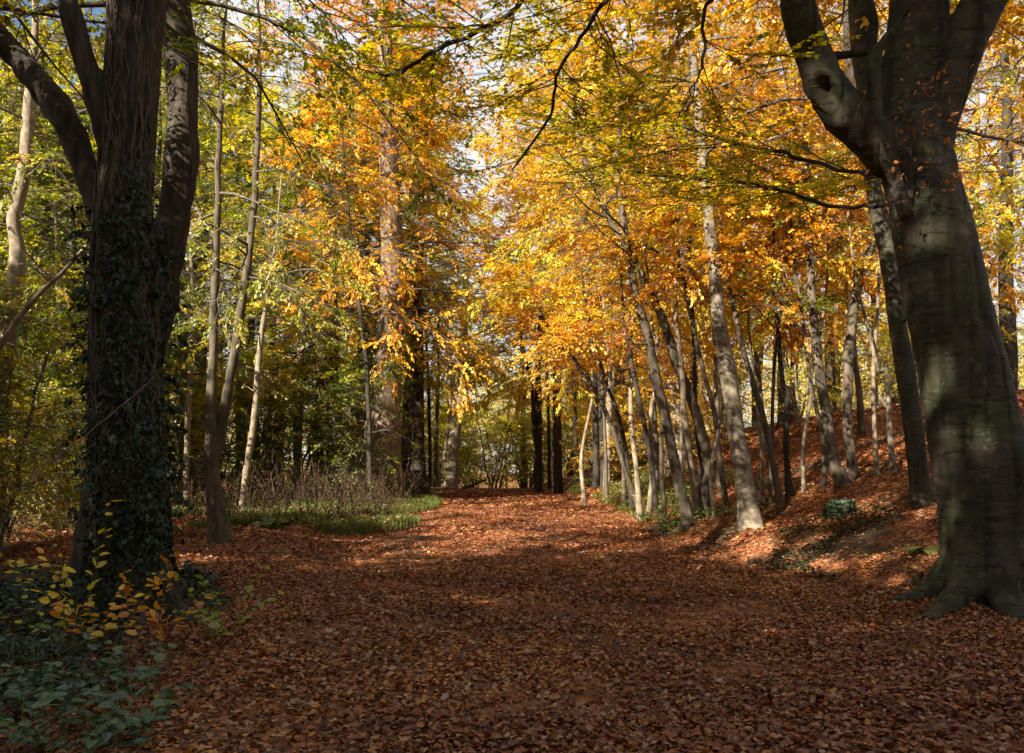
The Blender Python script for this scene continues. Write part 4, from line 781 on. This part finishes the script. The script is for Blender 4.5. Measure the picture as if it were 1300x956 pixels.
# beech shoots with orange and yellow leaves in front of the ivy
for i, (a, b2, tn, lb) in enumerate([(130, 760, (.2, .7), 'beech shoot with orange leaves right in front of the ivy clad trunk'), (190, 770, (.3, .9), 'beech shoot with golden leaves at the right foot of the ivy clad tree'),
                                     (75, 745, (0, .35), 'beech shoot with yellow leaves left of the ivy clad trunk'), (255, 760, (0, .2), 'beech shoot with yellow green leaves between ivy clad tree and path')]):
    x, y = pix(a, 0, 7.6)[0], 7.6 + .12 * i
    plant('beech_shoot', lb, 'young beech', x, y, 7, [1.0, .95, 1.35, .95][i], .095, ['gold', 'orange', 'yellow', 'lime'][i], 13, .62, .5, seed=230 + i, tint=tn)
# bare pale stem leaning across the ivy tree
P, r = smooth_line([pix(-60, 690, 7.4), pix(0, 640, 7.5), pix(100, 560, 7.7), pix(160, 510, 7.9), pix(200, 475, 8.1)], [.007, .006, .005, .004, .002], 24)
P = P + RNG.normal(0, .003, P.shape); V, f = tubes(P[None], r[None], 6)
tag(link('bare_stem', mk_mesh('bare_stem', V, [f], None, True), BM['pale']), 'long bare pale stem slanting up across the ivy clad trunk', 'stem')
# pale leaning branch behind the ivy tree
P, r = smooth_line([pix(-60, 560, 13), pix(0, 440, 13), pix(45, 378, 13), pix(80, 345, 13), pix(120, 300, 13)], [.05, .045, .04, .03, .02], 24); V, f = tubes(P[None], r[None], 8)
tag(link('leaning_branch', mk_mesh('leaning_branch', V, [f], None, True), BM['pale']), 'pale broken branch leaning up behind the left of the ivy clad tree', 'branch')
# plants at the foot of the great beech
x, y, _ = hit(1196, 735); plant('rowan_shoot', 'small shoot with orange tipped leaves at the left foot of the great beech', 'young tree', x, y, 7, .5, .07, 'orange', 9, .5, .8, seed=250)
x, y, _ = hit(1178, 738); plant('evergreen_shrub', 'small dark evergreen shrub beside the left foot of the great beech', 'shrub', x, y, 12, .42, .07, 'ivy', 12, .6, 1.0, seed=251)
def fern(label, x, y, n, L, seed):
    rg = np.random.default_rng(seed); root = empty('fern', (x, y, float(ground(x, y)) - .02), label, 'fern', 'ferns')
    a = rg.random(n) * 6.28; D = np.stack([np.cos(a), np.sin(a), rg.uniform(.7, 1.3, n)], -1); P = curve_from(rg, np.zeros((n, 3)), D, L * rg.uniform(.7, 1.1, n), 12, .14, .02)
    V, f = tubes(P, np.full((n, 1), .004) * np.linspace(1, .3, 12)[None], 4); link('stem', mk_mesh('stem', V, [f], None, True), BM['twig'], root)
    k4 = np.repeat(np.arange(n), 60); s4 = np.tile(np.linspace(.12, .99, 60), n); S4, T4 = sample(P, k4, s4); sg = np.where(np.arange(len(k4)) % 2, 1, -1)
    sd_ = norm(np.cross(T4, np.array([0, 0, 1.]))) * sg[:, None]; V, f, kf = leaves(S4, sd_ + T4 * .35, np.cross(sd_, T4) * sg[:, None] + rg.normal(0, .1, S4.shape), L * .24 * np.sin(np.pi * (s4 * .88 + .1)) + .01, .2, 'hex', .05)
    link('fronds', mk_mesh('fronds', V, [f], np.repeat(rg.random(len(k4)), kf)), LM['grass'], root)
x, y, _ = hit(1180, 700); fern('small fern behind the evergreen shrub at the great beech', x, y, 9, .5, 260)
x, y, _ = hit(345, 668); fern('green fern in the verge right of the forked tree', x, y, 10, .8, 261)
# rotten stump on the slope
x, y, z_ = hit(1068, 652); so_ = np.array([x, y, z_ - .1])
P, r = smooth_line([so_, so_ + [.01, 0, .13], so_ + [.05, 0, .27], so_ + [.03, .02, .26]], [.30, .25, .2, .06], 14)
V, f = trunk_tube(P - so_, r, 24, .6, 5, False); V[:, 2] += .09 * vnoise(V * 9) * (V[:, 2] > .15); tag(link('tree_stump', mk_mesh('tree_stump', V, [f], None, True), BM['dark'], loc=so_.tolist()), 'low dark ivy covered stump on the leafy slope', 'stump')
# post and fallen log where the path ends
x, y, z_ = hit(574, 620)
pr = empty('marker_post', (x, y, z_ - .05), 'small blue green post in front of the cream trunk at the path end', 'post')
def box(w, d, h, z0):
    V = np.array([[sx * w / 2, sy * d / 2, z0 + zz * h] for zz in (0, 1) for sx, sy in ((-1, -1), (1, -1), (1, 1), (-1, 1))])
    return V, np.array([[0, 3, 2, 1], [4, 5, 6, 7], [0, 1, 5, 4], [1, 2, 6, 5], [2, 3, 7, 6], [3, 0, 4, 7]])
pm, t, o = nodes('teal_paint'); p = t.nodes.new('ShaderNodeBsdfPrincipled'); p.inputs['Base Color'].default_value = (.01, .09, .09, 1); p.inputs['Roughness'].default_value = .5; t.links.new(p.outputs[0], o.inputs[0])
for nm, d in (('post_body', (.34, .34, .95, 0)), ('cap', (.4, .4, .08, .95))):
    V, f = box(*d); ob = link(nm, mk_mesh(nm, V, [f]), pm, pr); bv = ob.modifiers.new('b', 'BEVEL'); bv.width = .02; bv.segments = 2
x, y, z_ = hit(598, 622); P, r = smooth_line([[x - .5, y, z_ + .12], [x + .1, y + .3, z_ + .3], [x + .9, y + .5, z_ + .62]], [.1, .09, .06], 12); V, f = tubes((P - P[0])[None], r[None], 10)
tag(link('fallen_log', mk_mesh('fallen_log', V, [f], None, True), BM['rough'], loc=P[0].tolist()), 'fallen log lying at the far end of the path', 'log')

# ------------------------------------------------------------------ say of each copied tree, bush and bramble where it stands
bpy.context.view_layer.update()
MARKS = [(20, 'left frame edge'), (165, 'ivy clad tree'), (272, 'forked tree'), (325, 'slim leaning trunk'), (410, 'close pair of trunks'), (490, 'great sunlit beech'), (532, 'dark straight trunk'),
         (578, 'cream trunk'), (630, 'path end'), (684, 'far twin trunks'), (757, 'arching stem'), (812, 'pale straight stem'), (860, 'mossy footed stem'), (930, 'silver trunk'), (1055, 'twin stems on the slope'), (1150, 'mossy leaning trunk'), (1240, 'great forked beech'), (1420, 'right frame edge')]
SHORT = {'slender poles along the right path edge': 'slender pole', 'yellow green trees behind the dry stalks': 'yellow green tree behind the stalks', 'pale trees behind the ivy clad tree': 'small pale tree, left wood', 'yellow green bushes behind the dry stalks': 'yellow green bush behind the stalks', 'green trees in the left wood': 'green tree in the left wood', 'yellow green trees far left': 'yellow green tree far left', 'pale olive trees at the back left': 'pale olive tree at the back left',
 'orange trees on the right bank': 'orange tree on the right bank', 'yellow trees on top of the bank': 'yellow tree on the bank top', 'golden trees far back right': 'golden tree far back right',
 'green trees at the far end of the path': 'yellow green tree beyond the path', 'green bushes at the far end of the path': 'yellow green bush beyond the path', 'green bushes in the left wood': 'green bush in the left wood',
 'olive bushes behind the ivy clad tree': 'olive bush at the left', 'yellow bushes on the far right bank': 'yellow bush on the right bank', 'yellow green bushes on the crest': 'yellow green bush on the crest',
 'brambles in the lower left corner': 'blue green bramble, lower left'}
bins = {}
for o in C.objects:
    if o.parent is None and o.get('group') in SHORT:
        p = CX + o.location.x / o.location.y * F
        m = min(MARKS, key=lambda q: abs(q[0] - p)); side = 'left of' if p < m[0] else 'right of'
        bins.setdefault((o['group'], m[1], side), []).append(o)
ORD = ['nearest', 'second nearest', 'third nearest', 'fourth nearest', 'fifth nearest', 'sixth nearest', 'seventh nearest', 'eighth nearest', 'ninth nearest', 'tenth nearest', 'eleventh nearest', 'twelfth nearest']
for (g_, m, side), L in bins.items():
    L.sort(key=lambda o: o.location.y)
    for i, o in enumerate(L):
        o['label'] = SHORT[g_] + ', ' + ('just ' if len(L) == 1 else ORD[min(i, 11)] + ' ') + side + ' the ' + m
# ivy and moss leaves growing over the stump
stump_ = [o for o in C.objects if o.name == 'tree_stump'][0]; rg = np.random.default_rng(77); n = 1500
a = rg.random(n) * 6.283; zz_ = .30 * rg.random(n); rad_ = .30 - .35 * zz_ + .03 * rg.random(n); top_ = rg.random(n) < .3; rad_ = np.where(top_, .22 * rg.random(n), rad_); zz_ = np.where(top_, .30, zz_)
V, f, k = leaves(np.stack([np.cos(a) * rad_, np.sin(a) * rad_, zz_ + .02], -1), rg.normal(0, 1, (n, 3)), np.stack([np.cos(a), np.sin(a), a * 0 + .8], -1) + rg.normal(0, .4, (n, 3)), rg.uniform(.03, .075, n), .8, 'lobed', .1)
link('ivy', mk_mesh('ivy', V, [f], np.repeat(rg.random(n), k)), LM['ivy'], stump_)
